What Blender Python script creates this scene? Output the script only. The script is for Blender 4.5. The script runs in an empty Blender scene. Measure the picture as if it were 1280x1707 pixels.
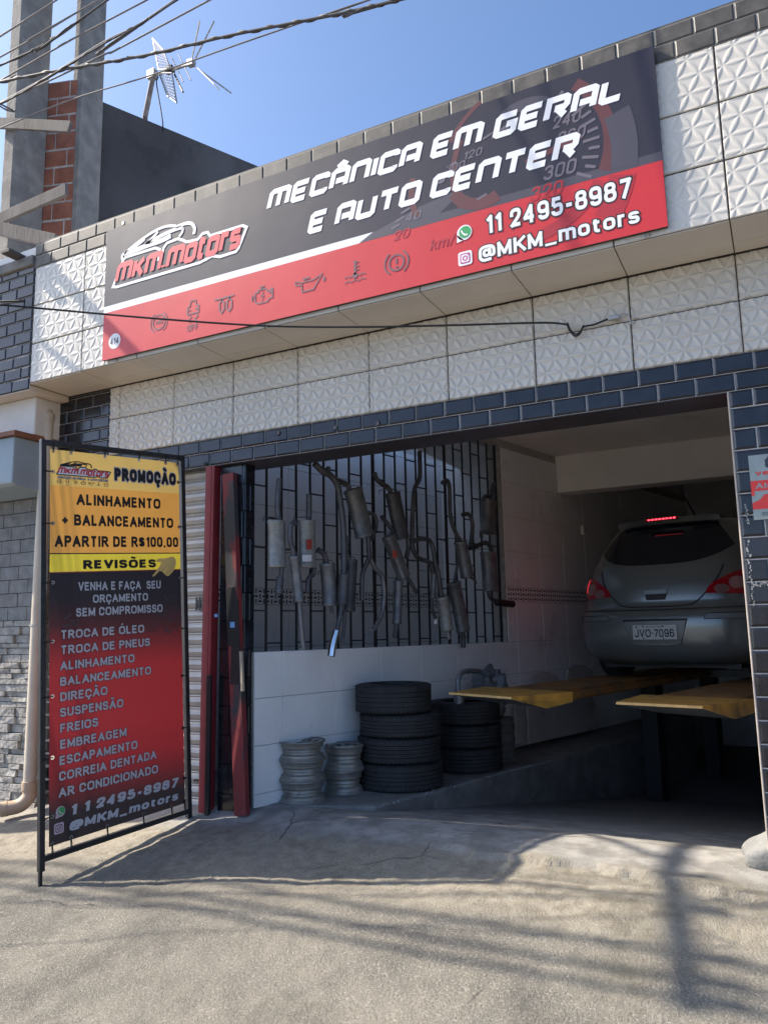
import bpy, bmesh, math, random
import numpy as np
from mathutils import Vector, Matrix
from math import sin, cos, pi, radians, sqrt, atan2, hypot

random.seed(7); rng = np.random.default_rng(7)
C = bpy.context.scene.collection
sc = bpy.context.scene

# ------------------------------------------------------------------ camera
# camera stands in the street at the origin (eye height about 1.6 m over the road)
FPX, YAW, PITCH, ROLL = 1300.0, radians(27.03), radians(8.75), radians(-1.11)
fw = np.array([-sin(YAW)*cos(PITCH), cos(YAW)*cos(PITCH), sin(PITCH)])
r0 = np.array([cos(YAW), sin(YAW), 0.0]); u0 = np.cross(r0, fw)
RT = cos(ROLL)*r0 + sin(ROLL)*u0
UP = -sin(ROLL)*r0 + cos(ROLL)*u0
cam = bpy.data.cameras.new('camera'); camo = bpy.data.objects.new('camera', cam); C.objects.link(camo)
cam.sensor_fit = 'VERTICAL'; cam.sensor_height = 36.0; cam.lens = FPX/1707*36.0
cam.clip_start = .05; cam.clip_end = 600
camo.matrix_world = Matrix(((RT[0], UP[0], -fw[0], 0), (RT[1], UP[1], -fw[1], 0), (RT[2], UP[2], -fw[2], 0), (0, 0, 0, 1)))
sc.camera = camo

# ------------------------------------------------------------------ light
SUN = Vector((1.064, .275, -1.0)).normalized()          # direction the light travels
w = bpy.data.worlds.new('World'); sc.world = w; w.use_nodes = True
nt = w.node_tree; bg = nt.nodes['Background']
sky = nt.nodes.new('ShaderNodeTexSky'); sky.sky_type = 'NISHITA'; sky.sun_disc = False
sky.sun_elevation = math.asin(-SUN.z); sky.sun_rotation = atan2(-SUN.x, -SUN.y)
sky.air_density = .6; sky.dust_density = 2.0; sky.ozone_density = 10.0
wb = nt.nodes.new('ShaderNodeMix'); wb.data_type = 'RGBA'; wb.blend_type = 'MULTIPLY'; wb.inputs[0].default_value = 1; wb.inputs[7].default_value = (1.07, .98, .82, 1)
nt.links.new(sky.outputs[0], wb.inputs[6]); nt.links.new(wb.outputs[2], bg.inputs[0]); bg.inputs[1].default_value = .10
sl = bpy.data.lights.new('sun', 'SUN'); sl.energy = 2.45; sl.angle = radians(.53); sl.color = (1, .90, .76)
so = bpy.data.objects.new('sun', sl); C.objects.link(so); so.location = (-20, -5, 20)
so.rotation_euler = SUN.to_track_quat('-Z', 'Y').to_euler()
sc.view_settings.view_transform = 'Standard'; sc.view_settings.look = 'None'
sc.cycles.max_bounces = 14; sc.cycles.diffuse_bounces = 9; sc.cycles.glossy_bounces = 5
sc.view_settings.exposure = 2.02; sc.view_settings.gamma = 1.0

# ------------------------------------------------------------------ helpers
def ray(px, py):
    return fw + RT*(px-640)/FPX - UP*(py-853.5)/FPX
def onY(px, py, Y):
    r = ray(px, py); return Vector(r*Y/r[1])
def onZ(px, py, Z):
    r = ray(px, py); return Vector(r*Z/r[2])
WA = radians(14); WP = Vector((-3.45, 4.62, 0)); WD = Vector((sin(WA), cos(WA), 0)); WN = Vector((cos(WA), -sin(WA), 0))
def onW(px, py, off=0.0):
    r = Vector(ray(px, py)); t = (WP+WN*off).dot(WN)/r.dot(WN); return r*t
def wall_pt(s, z, off=0.0):
    return WP + WD*s + WN*off + Vector((0, 0, z))
def depth(P): return float(np.dot(np.array(P), fw))

def thing(name, label=None, cat=None, loc=(0, 0, 0), group=None, rotz=0):
    o = bpy.data.objects.new(name, None); C.objects.link(o); o.location = loc; o.rotation_euler = (0, 0, rotz)
    o.empty_display_size = .1
    if label: tag(o, label, cat, group)
    return o
def tag(o, label=None, cat=None, group=None, kind=None):
    if label: o['label'] = label
    if cat: o['category'] = cat
    if group: o['group'] = group
    if kind: o['kind'] = kind
    return o
def world_loc(o):
    v = Vector((0, 0, 0))
    while o is not None: v += o.location; o = o.parent
    return v
def copy_tree(o, parent=None):
    c = o.copy(); C.objects.link(c); c.parent = parent
    for ch in list(o.children): copy_tree(ch, c)
    return c

class MB:
    def __init__(s): s.v = []; s.f = []; s.m = []
    def add(s, vs, fs, m=0):
        b = len(s.v); s.v += [tuple(p) for p in vs]; s.f += [tuple(i+b for i in f) for f in fs]
        s.m += [m]*len(fs); return s
    def quad(s, a, b, c, d, m=0): return s.add([a, b, c, d], [(0, 1, 2, 3)], m)
    def box(s, lo, hi, m=0):
        x0, y0, z0 = lo; x1, y1, z1 = hi
        return s.add([(x0,y0,z0),(x1,y0,z0),(x1,y1,z0),(x0,y1,z0),(x0,y0,z1),(x1,y0,z1),(x1,y1,z1),(x0,y1,z1)],
            [(3,2,1,0),(4,5,6,7),(0,1,5,4),(1,2,6,5),(2,3,7,6),(3,0,4,7)], m)
    def obox(s, O, U, V, W, m=0):
        O, U, V, W = map(Vector, (O, U, V, W))
        vs = [O, O+U, O+U+V, O+V, O+W, O+U+W, O+U+V+W, O+V+W]
        fs = [(3,2,1,0),(4,5,6,7),(0,1,5,4),(1,2,6,5),(2,3,7,6),(3,0,4,7)]
        if U.cross(V).dot(W) < 0: fs = [f[::-1] for f in fs]
        return s.add(vs, fs, m)
    def bar(s, a, b, wd, th=None, m=0, up=(0, 0, 1)):
        a, b = Vector(a), Vector(b); d = (b-a); L = d.length; d.normalize(); th = th or wd
        u = Vector(up)
        if abs(d.dot(u)) > .95: u = Vector((0, 1, 0))
        x = d.cross(u).normalized(); y = x.cross(d)
        return s.obox(a-x*wd/2-y*th/2, x*wd, y*th, d*L, m)
    def prism(s, pts, off, m=0):
        off = Vector(off); n = len(pts); P = [Vector(p) for p in pts]
        return s.add(P+[p+off for p in P], [tuple(range(n))[::-1], tuple(range(n, 2*n))]+[(i, (i+1) % n, (i+1) % n+n, i+n) for i in range(n)], m)
    def tube(s, pts, rad, seg=10, cap=True, m=0, oval=1.0):
        P = [Vector(p) for p in pts]; n = len(P)
        R = rad if isinstance(rad, (list, tuple)) else [rad]*n
        b = len(s.v); x = None
        for i in range(n):
            t = (P[min(i+1, n-1)]-P[max(i-1, 0)])
            if t.length < 1e-9: t = Vector((0, 0, 1))
            t.normalize()
            if x is None:
                x = t.cross(Vector((0, 0, 1)))
                if x.length < .3: x = t.cross(WN)
                if x.length < .3: x = t.cross(Vector((1, 0, 0)))
            x = (x-t*x.dot(t)).normalized(); y = t.cross(x)
            for k in range(seg):
                a = 2*pi*k/seg; s.v.append(tuple(P[i]+x*cos(a)*R[i]+y*sin(a)*R[i]*oval))
        for i in range(n-1):
            for k in range(seg):
                k2 = (k+1) % seg
                s.f.append((b+i*seg+k, b+i*seg+k2, b+(i+1)*seg+k2, b+(i+1)*seg+k)); s.m.append(m)
        if cap:
            s.f.append(tuple(b+k for k in range(seg))[::-1]); s.m.append(m)
            s.f.append(tuple(b+(n-1)*seg+k for k in range(seg))); s.m.append(m)
        return s
    def lathe(s, prof, seg=48, m=0, closed=False, center=(0, 0, 0)):
        b = len(s.v); n = len(prof); c = Vector(center)
        for r, z in prof:
            for k in range(seg):
                a = 2*pi*k/seg; s.v.append((c.x+r*cos(a), c.y+r*sin(a), c.z+z))
        for i in range(n if closed else n-1):
            j = (i+1) % n
            for k in range(seg):
                k2 = (k+1) % seg
                s.f.append((b+i*seg+k, b+i*seg+k2, b+j*seg+k2, b+j*seg+k)); s.m.append(m)
        return s
    def build(s, name, mats, parent=None, smooth=None, bevel=0, kind=None, seg=2):
        me = bpy.data.meshes.new(name)
        off = world_loc(parent) if parent is not None else Vector((0, 0, 0))
        V = np.array(s.v, dtype=np.float64)
        if len(V): V = V-np.array(off)
        me.from_pydata(V.tolist(), [], s.f)
        if not isinstance(mats, (list, tuple)): mats = [mats]
        for m in mats: me.materials.append(m)
        if len(mats) > 1: me.polygons.foreach_set('material_index', s.m)
        me.validate(); me.update()
        if smooth:
            me.polygons.foreach_set('use_smooth', [True]*len(me.polygons)); me.set_sharp_from_angle(angle=radians(smooth))
        o = bpy.data.objects.new(name, me); C.objects.link(o)
        if parent is not None: o.parent = parent
        if bevel:
            b = o.modifiers.new('bevel', 'BEVEL'); b.width = bevel; b.segments = seg; b.limit_method = 'ANGLE'; b.angle_limit = radians(40)
        if kind: o['kind'] = kind
        return o

def spline(pts, n=8):
    """Catmull-Rom through 3-D points"""
    P = [Vector(p) for p in pts]
    if len(P) < 3: return P
    Q = [P[0]*2-P[1]]+P+[P[-1]*2-P[-2]]; out = []
    for i in range(1, len(Q)-2):
        for k in range(n):
            t = k/n; a, b, c, d = Q[i-1:i+3]
            out.append(.5*((2*b)+(c-a)*t+(2*a-5*b+4*c-d)*t*t+(3*b-a-3*c+d)*t**3))
    out.append(P[-1]); return out

# ------------------------------------------------------------------ materials
def mat(name, col, rough=.6, metal=0.0, var=.12, scale=6.0, bump=0.0, bscale=60.0, col2=None, c2amt=(.5, .62), c2scale=3.0,
        emit=None, estr=0, spec=.5, coat=0, rvar=0.0, stretch=None, trans=0, detail=6):
    m = bpy.data.materials.new(name); m.use_nodes = True; N = m.node_tree.nodes; L = m.node_tree.links
    p = N['Principled BSDF']; p.inputs['Roughness'].default_value = rough; p.inputs['Metallic'].default_value = metal
    p.inputs['Specular IOR Level'].default_value = spec; p.inputs['Coat Weight'].default_value = coat
    p.inputs['Coat Roughness'].default_value = .08
    tc = N.new('ShaderNodeTexCoord'); src = tc.outputs['Object']
    if stretch:
        mp = N.new('ShaderNodeMapping'); mp.inputs['Scale'].default_value = stretch; L.new(src, mp.inputs[0]); src = mp.outputs[0]
    nz = N.new('ShaderNodeTexNoise'); nz.inputs['Scale'].default_value = scale; nz.inputs['Detail'].default_value = detail; L.new(src, nz.inputs[0])
    cr = N.new('ShaderNodeValToRGB'); L.new(nz.outputs[0], cr.inputs[0])
    cr.color_ramp.elements[0].position = .3; cr.color_ramp.elements[1].position = .72
    cr.color_ramp.elements[0].color = (*[max(0, c*(1-var)) for c in col], 1); cr.color_ramp.elements[1].color = (*[min(1, c*(1+var)) for c in col], 1)
    out = cr.outputs[0]
    if col2:
        n2 = N.new('ShaderNodeTexNoise'); n2.inputs['Scale'].default_value = c2scale; n2.inputs['Detail'].default_value = 8; n2.inputs['Roughness'].default_value = .65; L.new(src, n2.inputs[0])
        r2 = N.new('ShaderNodeMapRange'); r2.inputs[1].default_value = c2amt[0]; r2.inputs[2].default_value = c2amt[1]; L.new(n2.outputs[0], r2.inputs[0])
        mx = N.new('ShaderNodeMix'); mx.data_type = 'RGBA'; L.new(r2.outputs[0], mx.inputs[0]); L.new(out, mx.inputs[6]); mx.inputs[7].default_value = (*col2, 1); out = mx.outputs[2]
    L.new(out, p.inputs['Base Color'])
    if rvar:
        rr = N.new('ShaderNodeMapRange'); rr.inputs[3].default_value = max(.02, rough-rvar); rr.inputs[4].default_value = min(1, rough+rvar); L.new(nz.outputs[0], rr.inputs[0]); L.new(rr.outputs[0], p.inputs['Roughness'])
    if bump:
        nb = N.new('ShaderNodeTexNoise'); nb.inputs['Scale'].default_value = bscale; nb.inputs['Detail'].default_value = 5; L.new(src, nb.inputs[0])
        bp = N.new('ShaderNodeBump'); bp.inputs['Strength'].default_value = 1; bp.inputs['Distance'].default_value = bump; L.new(nb.outputs[0], bp.inputs['Height']); L.new(bp.outputs[0], p.inputs['Normal'])
    if emit: p.inputs['Emission Color'].default_value = (*emit, 1); p.inputs['Emission Strength'].default_value = estr
    if trans: p.inputs['Transmission Weight'].default_value = trans
    return m

M = {}
M['tile_white'] = mat('white_relief_tile', (.60, .565, .505), .32, var=.05, scale=2.5, col2=(.5, .46, .41), c2amt=(.60, .85), c2scale=1.7)
M['tile_plain'] = mat('white_plain_tile', (.82, .81, .80), .35, var=.05, scale=3, bump=.004, bscale=14, col2=(.45, .43, .40), c2amt=(.58, .8), c2scale=1.5)
M['grout_dark'] = mat('dark_grout', (.05, .04, .035), .9)
M['grout_light'] = mat('pale_grout', (.42, .40, .37), .9, var=.2, scale=20)
M['tile_black'] = mat('black_bevelled_tile', (.014, .014, .019), .16, var=.4, scale=9, col2=(.09, .085, .08), c2amt=(.62, .85), c2scale=5, rvar=.07)
M['tile_weathered'] = mat('weathered_black_tile', (.075, .068, .06), .55, var=.35, scale=12, col2=(.14, .125, .105), c2amt=(.5, .7), c2scale=7)
M['soffit'] = mat('soffit_tile', (.62, .56, .49), .4, var=.05, scale=3, col2=(.42, .37, .31), c2amt=(.6, .85))
M['plaster'] = mat('white_painted_plaster', (.84, .81, .76), .8, var=.06, scale=2, bump=.002, bscale=30, col2=(.42, .39, .35), c2amt=(.6, .85))
M['plaster_grey'] = mat('grey_cement_render', (.085, .083, .086), .9, var=.5, scale=2.2, detail=9, bump=.006, bscale=25, col2=(.045, .044, .046), c2amt=(.42, .62), c2scale=1.1)
M['concrete'] = mat('raw_concrete', (.22, .21, .195), .9, var=.25, scale=7, bump=.006, bscale=35, col2=(.17, .16, .15), c2amt=(.5, .65), c2scale=4)
M['brick'] = mat('orange_clay_brick', (.27, .10, .06), .85, var=.25, scale=9, bump=.004, bscale=40)
M['wood_grey'] = mat('weathered_board', (.105, .095, .09), .85, var=.4, scale=5, stretch=(1, 1, .2), bump=.003, bscale=40)
M['stone'] = mat('split_stone_cladding', (.33, .32, .30), .85, var=.3, scale=9, bump=.012, bscale=28, col2=(.18, .17, .16), c2amt=(.5, .65), c2scale=6)
M['pale_paint'] = mat('peeling_white_paint', (.62, .60, .56), .8, var=.08, scale=4, col2=(.42, .30, .17), c2amt=(.68, .70), c2scale=5)
M['blue_paint'] = mat('pale_blue_paint', (.28, .35, .40), .7, var=.12, scale=3, col2=(.38, .36, .33), c2amt=(.55, .7))
M['pvc'] = mat('aged_cream_pvc', (.52, .46, .37), .4, var=.12, scale=4, col2=(.35, .29, .21), c2amt=(.6, .75))
M['black_metal'] = mat('black_painted_steel', (.018, .018, .02), .42, var=.4, scale=15)
M['grille_metal'] = mat('dark_steel_bar', (.022, .022, .026), .5, var=.3, scale=15)
M['red_metal'] = mat('red_painted_steel', (.25, .030, .038), .42, var=.15, scale=7, col2=(.2, .03, .03), c2amt=(.58, .66), c2scale=7)
M['red_worn'] = mat('worn_red_paint', (.21, .03, .032), .6, var=.2, scale=9, col2=(.045, .042, .046), c2amt=(.50, .55), c2scale=3, stretch=(1, 1, .35))
M['shutter'] = mat('galvanised_shutter', (.30, .295, .285), .42, metal=.35, var=.15, scale=5, col2=(.30, .28, .26), c2amt=(.58, .72), c2scale=4)
M['muffler'] = mat('aluminised_steel', (.20, .20, .21), .5, metal=.55, var=.3, scale=14, col2=(.15, .13, .12), c2amt=(.58, .75), c2scale=6, bump=.0012, bscale=120)
M['muffler_dark'] = mat('darkened_exhaust_steel', (.11, .11, .12), .55, metal=.5, var=.35, scale=10, col2=(.09, .06, .045), c2amt=(.56, .7), c2scale=8)
M['muffler_pale'] = mat('pale_galvanised_exhaust', (.33, .325, .31), .55, metal=.4, var=.2, scale=30, bump=.001, bscale=160, col2=(.28, .26, .23), c2amt=(.58, .75), c2scale=6)
M['chrome'] = mat('chrome_tip', (.7, .72, .75), .08, metal=1, var=.03)
M['rubber'] = mat('tyre_rubber', (.022, .022, .023), .75, var=.35, scale=12, bump=.001, bscale=90, col2=(.035, .032, .03), c2amt=(.6, .8))
M['rim'] = mat('dull_steel_rim', (.29, .275, .25), .5, metal=.5, var=.22, scale=12, col2=(.16, .13, .11), c2amt=(.58, .72), c2scale=7)
M['car_paint'] = mat('grey_silver_metallic_paint', (.17, .18, .175), .30, metal=.5, var=.05, scale=60, coat=.7, col2=(.24, .235, .22), c2amt=(.62, .8), c2scale=4)
M['car_glass'] = mat('dark_car_glass', (.008, .01, .016), .05, var=.1)
M['car_black'] = mat('black_plastic', (.012, .012, .014), .55, var=.2)
M['tail_red'] = mat('red_lamp_lens', (.30, .006, .012), .12, var=.2, scale=30, coat=.5)
M['tail_lit'] = mat('lit_red_lamp', (.5, .02, .03), .2, emit=(1, .035, .06), estr=.22, var=.2, scale=120)
M['tail_clear'] = mat('clear_lamp_lens', (.32, .16, .16), .1, metal=.3, var=.2, coat=.5)
M['led_lit'] = mat('lit_red_leds', (.5, .02, .03), .2, emit=(1, .05, .08), estr=1.3)
M['plate'] = mat('grey_plate', (.50, .49, .47), .45, var=.06)
M['ink'] = mat('black_ink', (.012, .011, .013), .5, var=.1)
M['lift_orange'] = mat('worn_orange_paint', (.56, .29, .05), .5, var=.2, scale=9, col2=(.22, .11, .04), c2amt=(.52, .68), c2scale=5, bump=.001, bscale=60)
M['lift_edge'] = mat('scuffed_yellow_edge', (.60, .38, .14), .55, var=.2, scale=20)
M['lift_steel'] = mat('grimy_lift_steel', (.10, .11, .12), .5, metal=.4, var=.25, scale=8)
M['white_plastic'] = mat('white_plastic', (.7, .69, .66), .4, var=.03)
M['board_white'] = mat('dusty_white_board', (.42, .40, .38), .8, var=.12, scale=4, col2=(.25, .24, .23), c2amt=(.55, .7))
M['bag'] = mat('clear_grey_plastic_bag', (.13, .135, .14), .22, var=.4, scale=9, bump=.02, bscale=18)
M['roll'] = mat('grey_fabric_roll', (.13, .12, .12), .85, var=.3, scale=6, stretch=(.6, .6, 6))
M['duct'] = mat('dull_galvanised_duct', (.22, .22, .23), .45, metal=.5, var=.15, scale=8)
M['vinyl_dark'] = mat('dark_printed_vinyl', (.028, .024, .036), .38, var=.06, scale=2, bump=.004, bscale=1.6)
M['vinyl_red'] = mat('red_printed_vinyl', (.56, .030, .034), .38, var=.04, scale=2, bump=.004, bscale=1.6)
M['vinyl_white'] = mat('white_printed_vinyl', (.74, .74, .76), .4, var=.03)
M['print_white'] = mat('white_print', (.80, .80, .82), .4, var=.02)
M['print_grey'] = mat('pale_grey_print', (.50, .49, .52), .42, var=.03)
M['print_icon'] = mat('dark_grey_icon_print', (.17, .075, .09), .4, var=.05)
M['print_logo_red'] = mat('logo_red_print', (.60, .05, .07), .4, var=.04)
M['print_dial'] = mat('brown_red_dial_print', (.12, .038, .040), .4, var=.12, scale=4)
M['print_dialred'] = mat('dull_red_dial_print', (.40, .024, .034), .4, var=.12, scale=4)
M['print_dialnum'] = mat('faded_dial_number_print', (.15, .13, .155), .4, var=.05)
M['print_smoke'] = mat('grey_smoke_print', (.070, .064, .082), .4, var=.1, scale=3)
M['print_green'] = mat('green_icon_print', (.05, .36, .11), .4, var=.1)
M['print_pink'] = mat('magenta_icon_print', (.45, .03, .22), .4, var=.25, scale=14)
M['print_paleink'] = mat('pink_grey_icon_print', (.62, .45, .52), .4, var=.05)
M['v_yellow'] = mat('mustard_vinyl', (.62, .43, .13), .5, var=.05)
M['v_orange'] = mat('orange_vinyl', (.64, .32, .07), .5, var=.05)
M['v_lemon'] = mat('yellow_vinyl', (.63, .52, .05), .5, var=.05)
M['skin_print'] = mat('yellow_hand_print', (.68, .46, .16), .45, var=.18, scale=9)
M['cable'] = mat('black_cable', (.02, .019, .02), .6, var=.3)
M['wire_grey'] = mat('grey_cable', (.20, .19, .19), .6, var=.2)
M['wire_dark'] = mat('dusty_black_cable', (.07, .065, .065), .6, var=.3)
M['antenna'] = mat('oxidised_aluminium', (.42, .40, .38), .4, metal=.6, var=.2, scale=12)
M['mesh_panel'] = mat('pale_mesh_panel', (.28, .28, .30), .5, metal=.3, var=.1)
M['poster_silver'] = mat('silver_reflective_sticker', (.30, .32, .29), .3, metal=.35, var=.15, scale=10, bump=.003, bscale=8)
M['poster_red'] = mat('red_sticker_ink', (.72, .04, .03), .35, var=.05)
M['poster_ink'] = mat('dark_sticker_ink', (.03, .035, .05), .4)
M['tape_blue'] = mat('pale_blue_sticker', (.18, .36, .66), .4)
M['tape_red'] = mat('red_white_sticker', (.42, .06, .05), .4)
M['dark_room'] = mat('pale_grey_wall', (.62, .61, .60), .85, var=.2, scale=1.5)  # pale, nearly even grey for the rear walls
M['soot'] = mat('black_paint_scuffs', (.01, .01, .012), .7)
M['white_chip'] = mat('chipped_grout', (.30, .30, .29), .9, var=.2, scale=30)

def grad_mat(name, stops, z0, z1, rough=.5):
    """print that runs from one ink colour to another up the sheet (a printed gradient)"""
    m = bpy.data.materials.new(name); m.use_nodes = True; N = m.node_tree.nodes; L = m.node_tree.links; p = N['Principled BSDF']
    tc = N.new('ShaderNodeTexCoord'); sp = N.new('ShaderNodeSeparateXYZ'); L.new(tc.outputs['Object'], sp.inputs[0])
    mr = N.new('ShaderNodeMapRange'); mr.inputs[1].default_value = z0; mr.inputs[2].default_value = z1; L.new(sp.outputs[2], mr.inputs[0])
    cr = N.new('ShaderNodeValToRGB'); L.new(mr.outputs[0], cr.inputs[0]); e = cr.color_ramp.elements
    e[0].position, e[0].color = stops[0][0], (*stops[0][1], 1); e[1].position, e[1].color = stops[-1][0], (*stops[-1][1], 1)
    for t, c in stops[1:-1]: q = e.new(t); q.color = (*c, 1)
    L.new(cr.outputs[0], p.inputs['Base Color']); p.inputs['Roughness'].default_value = rough
    nb = N.new('ShaderNodeTexNoise'); nb.inputs['Scale'].default_value = 3; L.new(tc.outputs['Object'], nb.inputs[0])
    bp = N.new('ShaderNodeBump'); bp.inputs['Distance'].default_value = .01; L.new(nb.outputs[0], bp.inputs['Height']); L.new(bp.outputs[0], p.inputs['Normal'])
    return m

def thin_sheet(m, f):
    """printed cloth that lets some of the sun on its back through"""
    N = m.node_tree.nodes; L = m.node_tree.links; p = N['Principled BSDF']; o = [n for n in N if n.type == 'OUTPUT_MATERIAL'][0]
    t = N.new('ShaderNodeBsdfTranslucent'); L.new(p.inputs['Base Color'].links[0].from_socket, t.inputs[0]); mx = N.new('ShaderNodeMixShader'); mx.inputs[0].default_value = f
    L.new(p.outputs[0], mx.inputs[1]); L.new(t.outputs[0], mx.inputs[2]); L.new(mx.outputs[0], o.inputs[0]); return m
for k_ in ('v_yellow', 'v_orange', 'v_lemon'): thin_sheet(M[k_], .19)
# ------------------------------------------------------------------ lettering
class Surf:
    """flat printing surface: u along, v up, n out"""
    def __init__(s, O, U, V): s.O = Vector(O); s.U = Vector(U); s.V = Vector(V); s.N = s.U.cross(s.V).normalized()
    def p(s, u, v, n=0.0): return s.O+s.U*u+s.V*v+s.N*n
def stext(mb, S, txt, u, v, width, cap, n=.002, wd=.2, m=0, slope=0.0, shear=.0, grow=0.0, space=.42, gap=.13):
    """grotesque lettering drawn as constant-width strokes"""
    x = 0; items = []; hw = wd/2; k = 1-wd
    for ch in txt:
        if ch == ' ': x += space; continue
        base = ACC.get(ch, (ch,))[0]; wdt, st = GR[base]
        for pts, r, cl in st: items.append(([(x+hw+a*k/.8, hw+b_*k) for a, b_ in rounded(pts, r, cl)], cl))
        if ch in ACC:
            c_ = x+hw+wdt*k/1.6
            for pts in ACC[ch][1:]: items.append(([(c_+a, b_) for a, b_ in pts], False))
        x += wdt*k/.8+wd+gap
    tot = max(1e-3, x-gap)+shear; g_ = grow/2
    parts = []
    for pts, cl in items:
        if cl: parts.append((pts, True)); continue
        acc = max(t[1] for t in pts) > 1.06 and min(t[1] for t in pts) > 1.0 or max(t[1] for t in pts) < -.0
        segs = [[pts[0]]]; ends = []
        for i in range(1, len(pts)-1):
            a, b_, c = (np.array(pts[i-1]), np.array(pts[i]), np.array(pts[i+1])); d1 = (b_-a)/np.linalg.norm(b_-a); d2 = (c-b_)/np.linalg.norm(c-b_)
            segs[-1].append(pts[i])
            if d1@d2 < -.25: segs.append([pts[i]])
        segs[-1].append(pts[-1])
        for si, sg in enumerate(segs):
            p = [np.array(q, float) for q in sg]
            for e_, (a, b_) in ((0, (p[0], p[1])), (-1, (p[-1], p[-2]))):
                d = (a-b_)/np.linalg.norm(a-b_); L0 = np.linalg.norm(a-b_); inner = (e_ == 0 and si > 0) or (e_ == -1 and si < len(segs)-1)
                yn = (a[1]-hw)/k; x_ = g_
                if not acc and abs(d[1]) > .5 and min(abs(yn), abs(yn-1), abs(yn-.7)) < .02: x_ += hw*(.75 if inner else 1.0)*(1 if abs(d[1]) > .95 else 1.05)
                elif inner: x_ += hw*.6
                p[e_] = a+d*x_
            parts.append(([tuple(q) for q in p], False))
    for j, (pts, cl) in enumerate(parts):
        for q in stroke2d(pts, hw*(.8 if min(t[1] for t in pts) > 1.02 or max(t[1] for t in pts) < .0 else 1)+g_, cl):
            mb.add([S.p(u+(a[0]+a[1]*shear)*width/tot, v+a[1]*cap+slope*a[0]*width/tot, n+.00004*(j % 7)) for a in q], [(3, 2, 1, 0)], m)
def rounded(pts, r, closed=False):
    if r <= 0: return list(pts)
    P = [np.array(p, float) for p in pts]; n = len(P); out = []
    for i in range(n):
        if not closed and i in (0, n-1): out.append(tuple(P[i])); continue
        a, b_, c = P[i-1], P[i], P[(i+1) % n]; l1, l2 = np.linalg.norm(a-b_), np.linalg.norm(c-b_)
        e1 = 1 if (not closed and i == 1) else .5; e2 = 1 if (not closed and i == n-2) else .5
        t = min(r, l1*e1*.98, l2*e2*.98); p0 = b_+(a-b_)/l1*t; p1 = b_+(c-b_)/l2*t
        for k in range(6):
            q = k/5; out.append(tuple(p0*(1-q)**2+b_*2*q*(1-q)*.98+b_*.04*q*(1-q)+p1*q*q))
    return out
def L_(*p): return (list(p), 0, False)
def R_(r, *p): return (list(p), r, False)
def O_(r, *p): return (list(p), r, True)
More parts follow.
